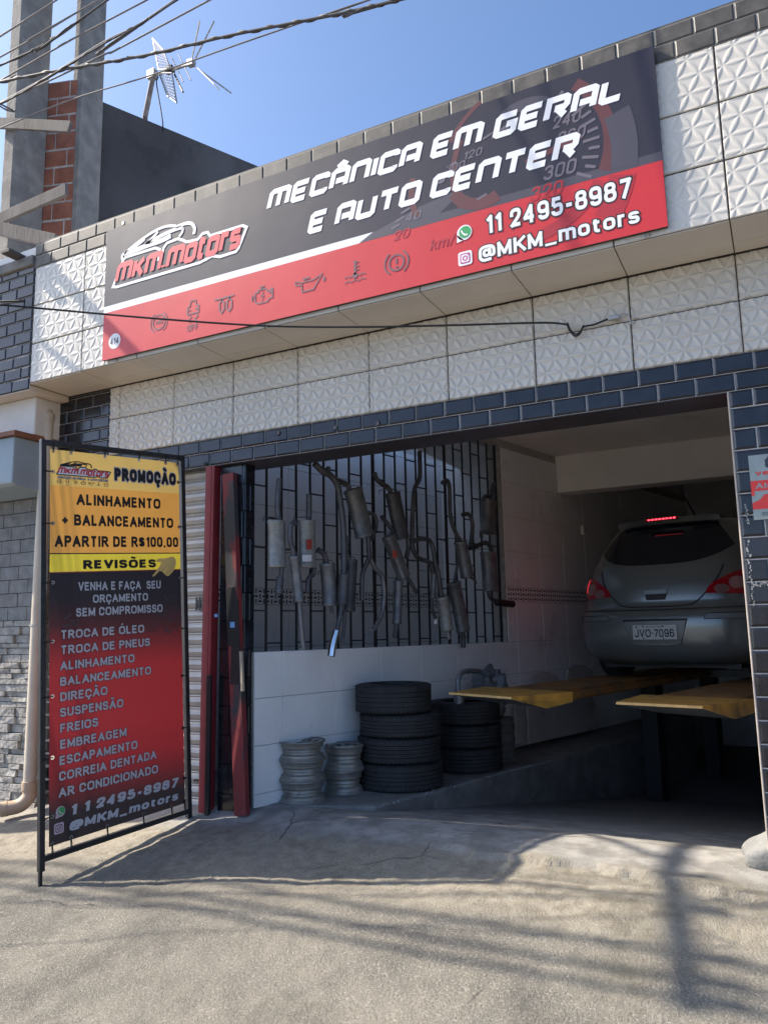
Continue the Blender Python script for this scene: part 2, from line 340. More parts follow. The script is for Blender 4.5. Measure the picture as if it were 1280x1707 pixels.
GR = {'A': (.66, [L_((0,0),(.33,1),(.66,0)), L_((.14,.32),(.52,.32))]), 'B': (.56, [L_((0,0),(0,1)), R_(.25,(0,1),(.50,1),(.50,.53),(0,.53)), R_(.25,(0,.53),(.56,.53),(.56,0),(0,0))]),
 'C': (.60, [R_(.3,(.60,.70),(.58,1),(0,1),(0,0),(.58,0),(.60,.30))]), 'D': (.58, [L_((0,0),(0,1)), R_(.36,(0,1),(.58,1),(.58,0),(0,0))]),
 'E': (.50, [L_((.52,1),(0,1),(0,0),(.54,0)), L_((0,.53),(.48,.53))]), 'F': (.48, [L_((.50,1),(0,1),(0,0)), L_((0,.50),(.44,.50))]),
 'G': (.62, [R_(.3,(.61,.72),(.58,1),(0,1),(0,0),(.62,0),(.62,.46)), L_((.62,.46),(.34,.46))]), 'H': (.56, [L_((0,0),(0,1)), L_((.56,0),(.56,1)), L_((0,.53),(.56,.53))]),
 'I': (.0, [L_((0,0),(0,1))]), 'J': (.42, [R_(.24,(.42,1),(.42,0),(0,0),(0,.28))]), 'K': (.58, [L_((0,0),(0,1)), L_((.56,1),(.03,.42)), L_((.20,.58),(.58,0))]), 'L': (.46, [L_((0,1),(0,0),(.48,0))]),
 'M': (.72, [L_((0,0),(0,1),(.36,.1),(.72,1),(.72,0))]), 'N': (.58, [L_((0,0),(0,1),(.58,0),(.58,1))]), 'O': (.66, [O_(.34,(0,0),(.66,0),(.66,1),(0,1))]),
 'P': (.52, [L_((0,0),(0,1)), R_(.26,(0,1),(.52,1),(.52,.46),(0,.46))]), 'R': (.58, [L_((0,0),(0,1)), R_(.25,(0,1),(.53,1),(.53,.50),(0,.50)), L_((.26,.49),(.58,0))]),
 'S': (.54, [R_(.25,(.52,.74),(.50,1),(.01,1),(.01,.55),(.54,.50),(.54,0),(.02,0),(0,.28))]), 'T': (.56, [L_((-.02,1),(.58,1)), L_((.28,1),(.28,0))]), 'U': (.56, [R_(.3,(0,1),(0,0),(.56,0),(.56,1))]),
 'V': (.60, [L_((0,1),(.30,0),(.60,1))]), '0': (.50, [O_(.3,(0,0),(.50,0),(.50,1),(0,1))]), '1': (.24, [L_((0,.76),(.24,1.0),(.24,0))]), '2': (.50, [R_(.25,(0,.70),(0,1),(.48,1),(.48,.58),(.02,0)), L_((.0,0),(.52,0))]),
 '3': (.50, [R_(.25,(0,.76),(.02,1),(.47,1),(.47,.54),(.2,.54)), R_(.25,(.2,.54),(.50,.54),(.50,0),(0,0),(0,.26))]), '4': (.54, [L_((.38,0),(.38,1),(-.02,.26),(.54,.26))]),
 '5': (.50, [R_(.0,(.46,1),(.07,1),(.03,.55)), R_(.25,(.03,.52),(.50,.64),(.50,0),(0,0),(0,.24))]), '6': (.50, [O_(.25,(0,0),(.50,0),(.50,.58),(0,.58)), R_(.3,(0,.3),(0,1),(.46,1),(.47,.78))]),
 '7': (.50, [L_((0,1),(.52,1),(.18,0))]), '8': (.50, [O_(.23,(.03,.54),(.47,.54),(.47,1),(.03,1)), O_(.26,(0,0),(.50,0),(.50,.54),(0,.54))]), '9': (.50, [O_(.25,(0,.42),(.50,.42),(.50,1),(0,1)), R_(.3,(.50,.7),(.50,0),(.04,0),(.03,.22))]),
 '$': (.52, [R_(.22,(.50,.72),(.48,.92),(.01,.92),(.01,.53),(.52,.48),(.52,.06),(.02,.06),(0,.28)), L_((.26,-.10),(.26,1.10))]), ',': (.06, [L_((.06,.06),(.0,-.20))]), '.': (.0, [L_((0,-.06),(0,.06))]), '+': (.62, [L_((0,.42),(.62,.42)), L_((.31,.06),(.31,.78))]),
 '-': (.26, [L_((-.04,.40),(.30,.40))]), '_': (.54, [L_((-.08,-.14),(.62,-.14))]), '/': (.3, [L_((0,0),(.3,1))]), '@': (.92, [R_(.4,(.74,-.12),(.2,-.16),(0,.05),(0,.98),(.92,.98),(.92,.18),(.66,.18),(.64,.70)), O_(.2,(.26,.22),(.62,.22),(.62,.68),(.26,.68))]),
 'm': (.84, [L_((0,0),(0,.70)), R_(.2,(0,.38),(0,.70),(.42,.70),(.42,0)), R_(.2,(.42,.38),(.42,.70),(.84,.70),(.84,0))]), 'o': (.50, [O_(.26,(0,0),(.50,0),(.50,.70),(0,.70))]), 't': (.32, [R_(.18,(.10,.95),(.10,0),(.34,0)), L_((-.04,.70),(.34,.70))]),
 'r': (.28, [L_((0,0),(0,.70)), R_(.22,(0,.36),(0,.70),(.30,.70))]), 's': (.42, [R_(.18,(.42,.56),(.40,.70),(0,.70),(0,.38),(.42,.34),(.42,0),(0,0),(-.01,.16))]), 'e': (.48, [R_(.25,(.02,.35),(.48,.35),(.48,.70),(0,.70),(0,0),(.47,0),(.48,.12))]),
 'i': (.0, [L_((0,0),(0,.70)), L_((0,.92),(0,1.05))]), 'u': (.46, [R_(.24,(0,.70),(0,0),(.46,0),(.46,.3)), L_((.46,0),(.46,.70))]), 'v': (.5, [L_((0,.7),(.25,0),(.5,.7))]), 'l': (0, [L_((0,0),(0,1.05))]), 'a': (.46, [O_(.24,(0,0),(.46,0),(.46,.70),(0,.70)), L_((.46,0),(.46,.72))]), 'h': (.46, [L_((0,0),(0,1.05)), R_(.24,(0,.4),(0,.70),(.46,.70),(.46,0))]),
 'k': (.42, [L_((0,0),(0,1.05)), L_((.42,.72),(.04,.3)), L_((.16,.44),(.44,0))])}
_til = [(-.19,1.17),(-.09,1.26),(.08,1.17),(.19,1.26)]
ACC = {'Ç': ('C', [(.02,0),(.08,-.12),(-.08,-.20)]), 'Ã': ('A', _til), 'Õ': ('O', _til), 'Ó': ('O', [(-.05,1.15),(.10,1.32)]), 'Â': ('A', [(-.18,1.16),(0,1.30),(.18,1.16)])}
def text(mb, S, txt, u, v, width, cap, n=.002, bold=.0, shear=.0, m=0, slope=0.0, grow=0.0):
    stext(mb, S, txt, u, v, width, cap, n, .15+2.2*bold, m, slope, shear, grow)
def poly(mb, S, pts, n=.002, m=0): mb.add([S.p(a, b, n) for a, b in pts], [tuple(range(len(pts)))], m)
def disc(mb, S, u, v, r, n=.002, m=0, seg=28, ry=None): poly(mb, S, [(u+r*cos(2*pi*k/seg), v+(ry or r)*sin(2*pi*k/seg)) for k in range(seg)], n, m)
def ring(mb, S, u, v, r, wd, n=.002, m=0, a0=0, a1=2*pi, seg=40, ry=1.0):
    P = [a0+(a1-a0)*k/seg for k in range(seg+1)]; vs = []
    for a in P: vs += [S.p(u+(r-wd/2)*cos(a), v+(r-wd/2)*ry*sin(a), n), S.p(u+(r+wd/2)*cos(a), v+(r+wd/2)*ry*sin(a), n)]
    mb.add(vs, [(2*i, 2*i+1, 2*i+3, 2*i+2) for i in range(seg)], m)
def stroke2d(pts, hw, closed=False):
    """mitred strip round a 2-D polyline -> quads"""
    n = len(pts); P = [np.array(p, float) for p in pts]; Lf, Rt = [], []
    for i in range(n):
        a = P[i-1] if (i > 0 or closed) else None; b = P[(i+1) % n] if (i < n-1 or closed) else None
        d1 = (P[i]-a)/np.linalg.norm(P[i]-a) if a is not None else None
        d2 = (b-P[i])/np.linalg.norm(b-P[i]) if b is not None else None
        if d1 is None: d1 = d2
        if d2 is None: d2 = d1
        n1 = np.array([-d1[1], d1[0]]); n2 = np.array([-d2[1], d2[0]]); mm = n1+n2; mm /= max(1e-6, np.linalg.norm(mm))
        k = hw/max(.35, mm@n1); Lf.append(P[i]+mm*k); Rt.append(P[i]-mm*k)
    Q = [(Lf[i], Lf[(i+1) % n], Rt[(i+1) % n], Rt[i]) for i in range(n if closed else n-1)]
    return Q
def stroke(mb, S, pts, wd, n=.002, m=0, closed=False):
    for q in stroke2d(pts, wd/2, closed): mb.add([S.p(a[0], a[1], n) for a in q], [(3, 2, 1, 0)], m)
# block techno capitals: polylines on a 0..w x 0..1 cell
GL = {'M': (1.02, [[(0,0),(0,.88),(.12,1),(.9,1),(1.02,.9),(1.02,0)], [(.51,.95),(.51,0)]]), 'E': (.72, [[(.74,1),(.1,1),(0,.9),(0,.1),(.1,0),(.68,0)], [(.12,.5),(.62,.5)]]),
 'C': (.72, [[(.74,.78),(.74,.92),(.66,1),(.1,1),(0,.9),(0,.1),(.1,0),(.66,0),(.72,.08),(.72,.2)]]), 'A': (.76, [[(0,0),(0,.88),(.12,1),(.66,1),(.76,.9),(.76,0)], [(.2,.36),(.76,.36)]]),
 'N': (.76, [[(0,0),(0,.88),(.12,1),(.66,1),(.76,.9),(.76,0)]]), 'I': (.0, [[(0,0),(0,1)]]), 'G': (.74, [[(.76,1),(.1,1),(0,.9),(0,.1),(.1,0),(.64,0),(.74,.1),(.74,.5),(.4,.5)]]),
 'R': (.76, [[(0,0),(0,1),(.66,1),(.76,.9),(.76,.58),(.68,.47),(.28,.47)], [(.4,.45),(.74,0)]]), 'L': (.68, [[(0,1),(0,.1),(.1,0),(.7,0)]]),
 'U': (.76, [[(0,1),(0,.1),(.1,0),(.66,0),(.76,.1),(.76,1)]]), 'K': (.66, [[(0,0),(0,1)], [(.66,1),(.08,.46)], [(.22,.58),(.68,0)]]), '.': (.0, [[(0,.02),(0,.16)]]), 'o': (.60, [[(.1,0),(0,.1),(0,.82),(.1,.92),(.5,.92),(.6,.82),(.6,.1),(.5,0)]]), 't': (.34, [[(.06,1.22),(.06,.1),(.16,0),(.34,0)], [(-.1,.92),(.34,.92)]]), 'r': (.36, [[(0,0),(0,.92),(.40,.92)]]), 's': (.50, [[(.52,.92),(.1,.92),(0,.82),(0,.56),(.1,.47),(.42,.47),(.52,.38),(.52,.1),(.42,0),(-.02,0)]]), 'T': (.78, [[(-.02,1),(.8,1)], [(.39,1),(.39,0)]]), 'O': (.76, [[(.1,0),(0,.1),(0,.9),(.1,1),(.66,1),(.76,.9),(.76,.1),(.66,0)]])}
def techno(mb, S, txt, u, v, width, cap, shear=.28, wd=.262, n=.002, m=0, gap=.34, space=.42):
    x = 0; items = []
    for ch in txt:
        if ch == ' ': x += space; continue
        base = 'A' if ch == 'Â' else ch; wdt, st = GL[base]
        for s_ in st: items.append(([(x+a, b) for a, b in s_], base in 'Oo'))
        if ch == 'Â': items.append(([(x+.14,1.22),(x+.38,1.42),(x+.64,1.22)], False))
        x += wdt+gap
    tot = x-gap+shear; hw = wd/2; k = 1-wd
    for j, (pts, cl) in enumerate(items):
        for q in stroke2d([(a, hw+b*k) for a, b in pts], hw, cl):
            mb.add([S.p(u+(a[0]+a[1]*shear)*width/tot, v+a[1]*cap, n+.00004*(j % 5)) for a in q], [(3, 2, 1, 0)], m)

# ------------------------------------------------------------------ tiled surfaces
def metro(mb, O, U, V, W, H, tw=.2, th=.1, gap=.004, dep=.007, inset=.011, m=0, mg=1, seed=0, start=0, jointed=True):
    """running bond of bevelled tiles on a grout sheet"""
    O, U, V = Vector(O), Vector(U), Vector(V); N = U.cross(V).normalized(); rr = random.Random(seed)
    mb.quad(O, O+U*W, O+U*W+V*H, O+V*H, mg)
    rows = int(math.ceil(H/th-1e-6))
    for r in range(rows):
        x = -(tw/2 if (r+start) % 2 else 0)
        while x < W-1e-4:
            a, b = max(0, x)+gap/2, min(W, x+tw)-gap/2; c, d = r*th+gap/2, min(H, (r+1)*th)-gap/2
            if b-a > .012 and d-c > .012:
                i = min(inset, (b-a)*.3, (d-c)*.3); t = dep; j1, j2, j3 = [rr.uniform(-.0006, .0006) for _ in range(3)]
                P = lambda u, v, h: O+U*u+V*v+N*h
                mb.add([P(a,c,.001),P(b,c,.001),P(b,d,.001),P(a,d,.001),P(a+i,c+i,t+j1),P(b-i,c+i,t+j2),P(b-i,d-i,t+j3),P(a+i,d-i,t+j1-j2+j3)],
                    [(4,5,6,7),(0,1,5,4),(1,2,6,5),(2,3,7,6),(3,0,4,7)], m)
            x += tw
def relief_h(x, y, R=.115):
    """overlapping-circle petals"""
    ry = R*sqrt(3)/2; D = []
    j0 = np.round(y/ry).astype(int)
    for dj in (-2, -1, 0, 1, 2):
        j = j0+dj; sh = np.where(j % 2 == 0, 0, .5)*R; i0 = np.round((x-sh)/R)
        for di in (-1, 0, 1): D.append(np.hypot(x-sh-(i0+di)*R, y-j*ry))
    D = np.sort(np.array(D), axis=0); t = np.clip((R-D[3])/(.134*R), 0, 1); g = np.clip((D[2]-.58*R)/(.42*R), 0, 1)
    q = np.clip(t*1.9, 0, 1); return (q*q*(3-2*q))*.0019+.0006*(1-(1-t)**2)+.0005*g
def relief_tiles(mb, O, U, V, rects, step=.0052, gap=.005, amp=1.0, m=0):
    O, U, V = Vector(O), Vector(U), Vector(V); N = U.cross(V).normalized()
    o, uu, vv, nn = map(np.array, (O, U, V, N))
    for (a, b, c, d) in rects:
        if amp == 0:
            a, b, c, d = a+gap/2, b-gap/2, c+gap/2, d-gap/2
            if b-a < .02 or d-c < .02: continue
            P = lambda u, v, h: O+U*u+V*v+N*h
            i = .003; t = .004; j = rng.uniform(-.0007, .0007, 4)
            mb.add([P(a,c,-.003),P(b,c,-.003),P(b,d,-.003),P(a,d,-.003),P(a+i,c+i,t+j[0]),P(b-i,c+i,t+j[1]),P(b-i,d-i,t+j[2]),P(a+i,d-i,t+j[3])],
                [(4,5,6,7),(0,1,5,4),(1,2,6,5),(2,3,7,6),(3,0,4,7)], m)
            continue
        a, b, c, d = a+gap/2, b-gap/2, c+gap/2, d-gap/2
        if b-a < .02 or d-c < .02: continue
        nx, ny = max(2, int((b-a)/step)), max(2, int((d-c)/step))
        X, Y = np.meshgrid(np.linspace(a, b, nx+1), np.linspace(c, d, ny+1))
        Hh = (relief_h(X, Y) if amp < 2 else relief_h(X, Y, .098))*amp+.004+rng.uniform(-.0008, .0008)
        e = np.minimum(np.minimum(X-a, b-X), np.minimum(Y-c, d-Y)); Hh = np.where(e < 1e-6, -.004, Hh)
        P = o+X[..., None]*uu+Y[..., None]*vv+Hh[..., None]*nn
        idx = np.arange((nx+1)*(ny+1)).reshape(ny+1, nx+1)
        F = np.stack([idx[:-1, :-1], idx[:-1, 1:], idx[1:, 1:], idx[1:, :-1]], -1).reshape(-1, 4)
        mb.add(P.reshape(-1, 3).tolist(), F.tolist(), m)
def grid_rects(u0, u1, v0, v1, tw, th, uo=0.0, vo=0.0):
    us = [u0]; k = math.floor((u0-uo)/tw)+1
    while uo+k*tw < u1-.01: us.append(uo+k*tw); k += 1
    us.append(u1); vs = [v0]; k = math.floor((v0-vo)/th)+1
    while vo+k*th < v1-.01: vs.append(vo+k*th); k += 1
    vs.append(v1)
    return [(us[i], us[i+1], vs[j], vs[j+1]) for i in range(len(us)-1) for j in range(len(vs)-1)]

# ------------------------------------------------------------------ ground: one sheet, street to garage lane
def fbm(x, y, seed, octs=4, f0=1.0):
    g = np.random.default_rng(seed); out = 0; a = 1.0
    for o in range(octs):
        T = g.uniform(-1, 1, (64, 64)); f = f0*2**o
        X, Y = x*f, y*f; xi, yi = np.floor(X).astype(int), np.floor(Y).astype(int); fx, fy = X-xi, Y-yi
        fx, fy = fx*fx*(3-2*fx), fy*fy*(3-2*fy)
        t = lambda i, j: T[(yi+j) % 64, (xi+i) % 64]
        out = out+a*((t(0,0)*(1-fx)+t(1,0)*fx)*(1-fy)+(t(0,1)*(1-fx)+t(1,1)*fx)*fy); a *= .5
    return out
def lip_y(x): return 4.28-.10*(x+1.4)+.03*np.sin(5*x)+.018*np.sin(17*x+1)+.030*fbm(x, x*0+.37, 21, 3, 7)
def ground_z(x, y):
    x = np.asarray(x, float); y = np.asarray(y, float)
    d = 4.5-y; z = -1.2-np.where(d > 0, np.where(d < 1.6, .158*d, .253+.05*(d-1.6)), 0)
    z = np.maximum(z, -1.72)
    left = np.clip((-3.0-x)/2.3, 0, 1.3); z = z-.125*left*np.clip(1-(y-4.45)/.15, 0, 1)
    # flat cement apron in front of the opening, broken off along a lip
    ap = np.clip((x+2.3)/1.0, 0, 1)*np.clip((.05-x)/.5, 0, 1); ly = lip_y(x)
    slope = .158*np.clip(4.5-ly, 0, 1)
    flat = -1.2-np.where(y < ly, .040+.12*(ly-y), .025*(4.5-np.minimum(y, 4.5)))
    z = np.where(y < 4.5, z*(1-ap*np.clip(1-(ly-y)/.9, 0, 1))+flat*ap*np.clip(1-(ly-y)/.9, 0, 1), z)
    z = z-np.where(y > 4.75, .14*(np.minimum(y, 9)-4.75), 0)*np.clip((x+3.4)/.6, 0, 1)
    n = fbm(x, y, 3, 4, 1.2)*.012+fbm(x, y, 5, 3, 9)*.004
    n = np.where(y > 4.6, n*.4, n)
    rough = np.clip((4.3-y)/.4, 0, 1)+.9*np.exp(-((y-lip_y(x)+.03)/.05)**2)*np.clip((x+1.8)/.4, 0, 1)*np.clip((.1-x)/.3, 0, 1)*1.1
    n = n+rough*fbm(x, y, 9, 2, 34)*.0035
    return z+n
def axis(parts):
    out = []
    for a, b, st in parts: out += list(np.arange(a, b-1e-9, st))
    return np.array(out+[parts[-1][1]])
gx = axis([(-80, -12, 8), (-12, -6, .5), (-6, 1.5, .022), (1.5, 6, .3), (6, 80, 8)])
gy = axis([(-60, -4, 6), (-4, 2.0, .25), (2.0, 5.2, .022), (5.2, 14, .2)])
X, Y = np.meshgrid(gx, gy); Z = ground_z(X, Y)
idx = np.arange(X.size).reshape(X.shape)
F = np.stack([idx[:-1, :-1], idx[:-1, 1:], idx[1:, 1:], idx[1:, :-1]], -1).reshape(-1, 4)
def ground_mat():
    m = bpy.data.materials.new('weathered_concrete_ground'); m.use_nodes = True; N = m.node_tree.nodes; L = m.node_tree.links; p = N['Principled BSDF']
    p.inputs['Roughness'].default_value = .88; p.inputs['Specular IOR Level'].default_value = .3
    tc = N.new('ShaderNodeTexCoord'); O = tc.outputs['Object']; sp = N.new('ShaderNodeSeparateXYZ'); L.new(O, sp.inputs[0])
    def noise(s, d=6, r=.6):
        n = N.new('ShaderNodeTexNoise'); n.inputs['Scale'].default_value = s; n.inputs['Detail'].default_value = d; n.inputs['Roughness'].default_value = r; L.new(O, n.inputs[0]); return n.outputs[0]
    def rng_(v, a, b, c=0, d=1):
        n = N.new('ShaderNodeMapRange'); n.interpolation_type = 'SMOOTHSTEP'
        for i, q in enumerate((a, b, c, d)): n.inputs[i+1].default_value = q
        L.new(v, n.inputs[0]); return n.outputs[0]
    def mix(f, a, b):
        n = N.new('ShaderNodeMix'); n.data_type = 'RGBA'; L.new(f, n.inputs[0])
        for i, q in ((6, a), (7, b)):
            if isinstance(q, tuple): n.inputs[i].default_value = (*q, 1)
            else: L.new(q, n.inputs[i])
        return n.outputs[2]
    def mul(a, b):
        n = N.new('ShaderNodeMath'); n.operation = 'MULTIPLY'; L.new(a, n.inputs[0])
        if isinstance(b, float): n.inputs[1].default_value = b
        else: L.new(b, n.inputs[1])
        return n.outputs[0]
    def add(a, b):
        n = N.new('ShaderNodeMath'); n.operation = 'ADD'; L.new(a, n.inputs[0]); L.new(b, n.inputs[1]); return n.outputs[0]
    # exposed-aggregate street: pale grit in grey-brown paste
    base = mix(rng_(noise(2.2), .35, .65), (.125, .118, .103), (.19, .178, .15))
    g1 = rng_(noise(78, 4, .75), .50, .66); g2 = rng_(noise(170, 3, .65), .50, .66)
    patch = rng_(noise(1.1, 3), .38, .62, .35, 1.0)
    base = mix(mul(g1, patch), base, (.37, .35, .30)); base = mix(mul(g2, .8), base, (.085, .08, .07))
    base = mix(rng_(noise(300, 2, .5), .58, .70, 0, .7), base, (.44, .415, .36))
    # sandy worn band at the foot of the apron
    yb = add(sp.outputs[1], mul(noise(1.6, 4), .5))
    sand = mul(rng_(yb, 3.75, 4.1), rng_(yb, 4.75, 4.4)); sandc = mix(rng_(noise(14), .35, .65), (.255, .222, .17), (.38, .345, .275))
    base = mix(mul(sand, .8), base, sandc)
    # smooth trowelled cement by and inside the opening
    cem = rng_(yb, 4.45, 4.7); cemc = mix(rng_(noise(5, 8, .65), .4, .62), (.22, .215, .205), (.36, .35, .33))
    cemc = mix(rng_(noise(3, 6), .60, .66, 0, .8), cemc, (.42, .41, .39))
    base = mix(cem, base, cemc)
    inn = rng_(sp.outputs[1], 5.0, 6.5); base = mix(inn, base, (.15, .145, .14))  # bay shade painted in: floor colour darkens away from the opening
    bw = rng_(noise(.55, 5, .6), .36, .66, .0, 1.0); base = mix(mul(bw, .45), base, mix(rng_(noise(90, 3), .4, .6), (.30, .275, .225), (.20, .185, .155)))
    vc = N.new('ShaderNodeTexVoronoi'); vc.feature = 'DISTANCE_TO_EDGE'; vc.inputs['Scale'].default_value = .75
    wv = N.new('ShaderNodeMix'); wv.data_type = 'VECTOR'; wv.inputs[0].default_value = .16; nv = N.new('ShaderNodeTexNoise'); nv.inputs['Scale'].default_value = 3.5; nv.inputs['Detail'].default_value = 6; L.new(O, nv.inputs[0]); L.new(O, wv.inputs[4]); L.new(nv.outputs[1], wv.inputs[5]); L.new(wv.outputs[1], vc.inputs[0])
    crk = rng_(vc.outputs[0], .0015, .006, 1, 0); base = mix(mul(mul(crk, rng_(noise(1.3, 3), .5, .58)), .75), base, (.05, .045, .04))
    # mossy and oily stains
    base = mix(rng_(noise(3.1, 5, .6), .66, .74, 0, .5), base, (.06, .055, .05))
    base = mix(rng_(noise(.9, 7, .7), .56, .72, 0, .55), base, (.075, .072, .055))
    L.new(base, p.inputs['Base Color'])
    bp = N.new('ShaderNodeBump'); bp.inputs['Distance'].default_value = .011; bp.inputs['Strength'].default_value = 1
    h = add(mul(noise(75, 4, .7), 1.0), mul(noise(190, 2), .5)); hs = N.new('ShaderNodeMath'); hs.operation = 'MULTIPLY'; L.new(h, hs.inputs[0]); L.new(rng_(yb, 4.7, 4.3, .25, 1), hs.inputs[1])
    L.new(hs.outputs[0], bp.inputs['Height']); L.new(bp.outputs[0], p.inputs['Normal'])
    return m
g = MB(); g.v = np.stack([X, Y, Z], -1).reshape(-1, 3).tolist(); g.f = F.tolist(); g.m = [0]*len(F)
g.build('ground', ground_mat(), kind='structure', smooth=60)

# ------------------------------------------------------------------ the workshop building
FY, WY = 4.095, 4.5            # fascia face, lower wall face
ZS, ZT, ZW, ZL, ZU = 2.035, 3.225, 3.02, 1.46, 1.255    # soffit, top, white top, lintel top, lintel underside
XL, XR = -5.28, 2.6
X0, X1 = -3.70, -.185          # garage opening
shop = thing('garage_building', 'white and black tiled workshop building with a wide open garage bay under a projecting fascia', 'building', (0, 0, 0))
# fascia core (box), with tile skins
b = MB(); b.box((XL-2.4, FY+.012, ZS+.01), (XR, WY+.6, ZT-.01)); b.build('fascia_core', M['plaster'], shop)
b = MB()
e = (1, 0, 0); up = (0, 0, 1)
TW, TH = .5745, .3283
b.quad((XL, FY+.006, ZS), (XR, FY+.006, ZS), (XR, FY+.006, ZW), (XL, FY+.006, ZW), 1)
rc = grid_rects(XL, XR, ZS, ZW, TW, TH, uo=-.092, vo=ZS)
vis = [(r[0], r[1], r[2], r[3]) for r in rc]
hidden = [r for r in vis if r[0] > -4.2 and r[1] < -.6]
shown = [r for r in vis if r not in hidden]
relief_tiles(b, (0, FY+.004, 0), e, up, shown)
relief_tiles(b, (0, FY+.004, 0), e, up, hidden, step=.3, amp=0)
b.build('fascia_tiles', [M['tile_white'], M['grout_dark']], shop, smooth=50)
b = MB(); metro(b, (XL, FY+.004, ZW), e, up, XR-XL, ZT-ZW, .2, .1025, m=0, mg=1, seed=2, inset=.008, dep=.006)
b.box((XL-.004, FY+.004, ZT), (XR, FY+.30, ZT+.012), 0)
b.build('fascia_coping', [M['tile_weathered'], M['grout_light']], shop)
b = MB(); metro(b, (XL-2.4, FY+.010, 1.99), e, up, 2.4, 1.06, .2, .1, m=0, mg=1, seed=4, inset=.010)
b.build('side_panel_tiles', [M['tile_black'], M['grout_light']], shop)
b = MB(); b.box((XL-2.4, FY-.02, 3.052), (XL-.004, FY+.35, 3.14)); b.build('side_panel_ledge', M['concrete'], shop, bevel=.012)
# soffit in plain tiles with open joints
b = MB(); b.quad((XL-2.4, FY+.01, ZS+.006), (XL-2.4, WY+.02, ZS+.006), (XR, WY+.02, ZS+.006), (XR, FY+.01, ZS+.006), 1)
for (u0, u1, v0, v1) in grid_rects(XL, XR, FY+.006, WY-.003, TW, .27, uo=-.092, vo=FY+.006):
    b.box((u0+.003, v0+.002, ZS-.003+rng.uniform(-.001, .001)), (u1-.003, v1-.002, ZS+.008))
b.box((XL-2.4, FY+.012, 1.985), (XL-.004, WY, 2.03))
b.build('soffit', [M['soffit'], M['grout_dark']], shop, bevel=.0015, seg=1)
# wall strip under the fascia
b = MB(); b.box((XL-.1, WY+.010, ZL-.2), (XR, WY+.20, ZS+.004), 1)
relief_tiles(b, (0, WY+.006, 0), e, up, grid_rects(-4.80, XR, ZL, ZS-.006, TW, .2995, uo=-.092, vo=ZL), m=0, amp=3.4)
b.build('upper_wall_tiles', [M['tile_white'], M['grout_dark']], shop, smooth=50)
# lintel: two courses of black tile and a dark underside
b = MB(); b.box((X0-1.05, WY+.012, ZU+.004), (XR, WY+.31, ZL-.004), 1)
metro(b, (X0-1.05, WY+.006, ZU), e, up, XR-X0+1.05, ZL-ZU, .2, .1025, m=0, mg=1, seed=5)
for k in range(9):
    x = -4.70+k*.5745; b.box((x, WY+.008, ZU-.004), (x+.571, WY+.305, ZU+.003), 2)
b.build('lintel', [M['tile_black'], M['grout_light'], mat('dark_lintel_underside', (.045, .04, .05), .4, var=.25)], shop)
for px, py in ((464, 722), (558, 713), (629, 706)):
    P = onY(px, py, WY); bb = MB(); bb.lathe([(.001, 0), (.018, 0), (.021, -.004), (.018, -.009), (.012, -.006), (.001, -.005)], 20)
    bb.v = [(x, z, y) for x, y, z in bb.v]; bb.v = [(P.x+x, WY-.004+y, P.z+z) for x, y, z in bb.v]
    bb.build('fixing_button', M['print_smoke'], shop, smooth=40)
# left pillar behind the drain pipe, wall by the shutter
b = MB(); b.box((XL-.1, WY+.012, -1.7), (-4.80, WY+.4, ZS-.01), 1)
metro(b, (-5.40, WY+.006, -1.5), e, up, .60, 3.52, .2, .1, seed=6)
metro(b, (-4.80, WY+.006, -1.5), (0, 1, 0), up, .10, 3.5, .1, .1, seed=7)
b.build('left_pillar', [M['tile_black'], M['grout_light']], shop)
b = MB(); metro(b, (X0+.01, WY+.065, -1.3), e, up, .215, 2.56, .2, .2, seed=9, m=0, mg=0, inset=.005)
metro(b, (X0+.225, WY+.065, -1.3), (0, 1, 0), up, .12, 2.56, .12, .2, seed=9, m=0, mg=0, inset=.005)
b.box((X0+.012, WY+.067, -1.3), (X0+.223, WY+.18, ZU)); b.build('inner_pillar', M['tile_black'], shop)
# right pillar
b = MB(); b.box((X1+.012, WY+.014, -1.3), (XR, WY+.5, ZL), 1)
metro(b, (X1, WY-.004, -1.3), e, up, XR-X1, ZU+1.3, .235, .117, gap=.007, seed=11, m=0, mg=1, inset=.012)
b.build('right_pillar', [M['tile_black'], M['grout_light']], shop)
b = MB(); b.box((X1-.008, WY-.010, -1.28), (X1+.0, WY+.08, ZU-.002)); b.build('corner_trim', mat('pale_corner_trim', (.55, .46, .38), .6, var=.2, scale=12), shop, bevel=.002)
b = MB(); rr = random.Random(3)
for (px, py0, py1) in ((1240, 843, 876), (1243, 905, 960), (1249, 960, 1015)):
    for k in range(14):
        P = onY(px+(py0+(py1-py0)*k/14-py0)*.09+rr.uniform(-1, 3), py0+(py1-py0)*k/14, WY-.012); s = rr.uniform(.003, .010)
        b.obox(P, (s, 0, rr.uniform(-.003, .003)), (0, .006, 0), (rr.uniform(-.004, .004), 0, s*1.4))
for k in range(26):
    P = onY(1252+k*1.3, 977-k*.2+rr.uniform(-2, 3), WY-.012); s = rr.uniform(.004, .009)
    b.obox(P, (s, 0, rr.uniform(-.004, .004)), (0, .006, 0), (rr.uniform(-.004, .004), 0, s))
tag(b.build('chipped_grout', M['white_chip'], shop), kind='stuff')
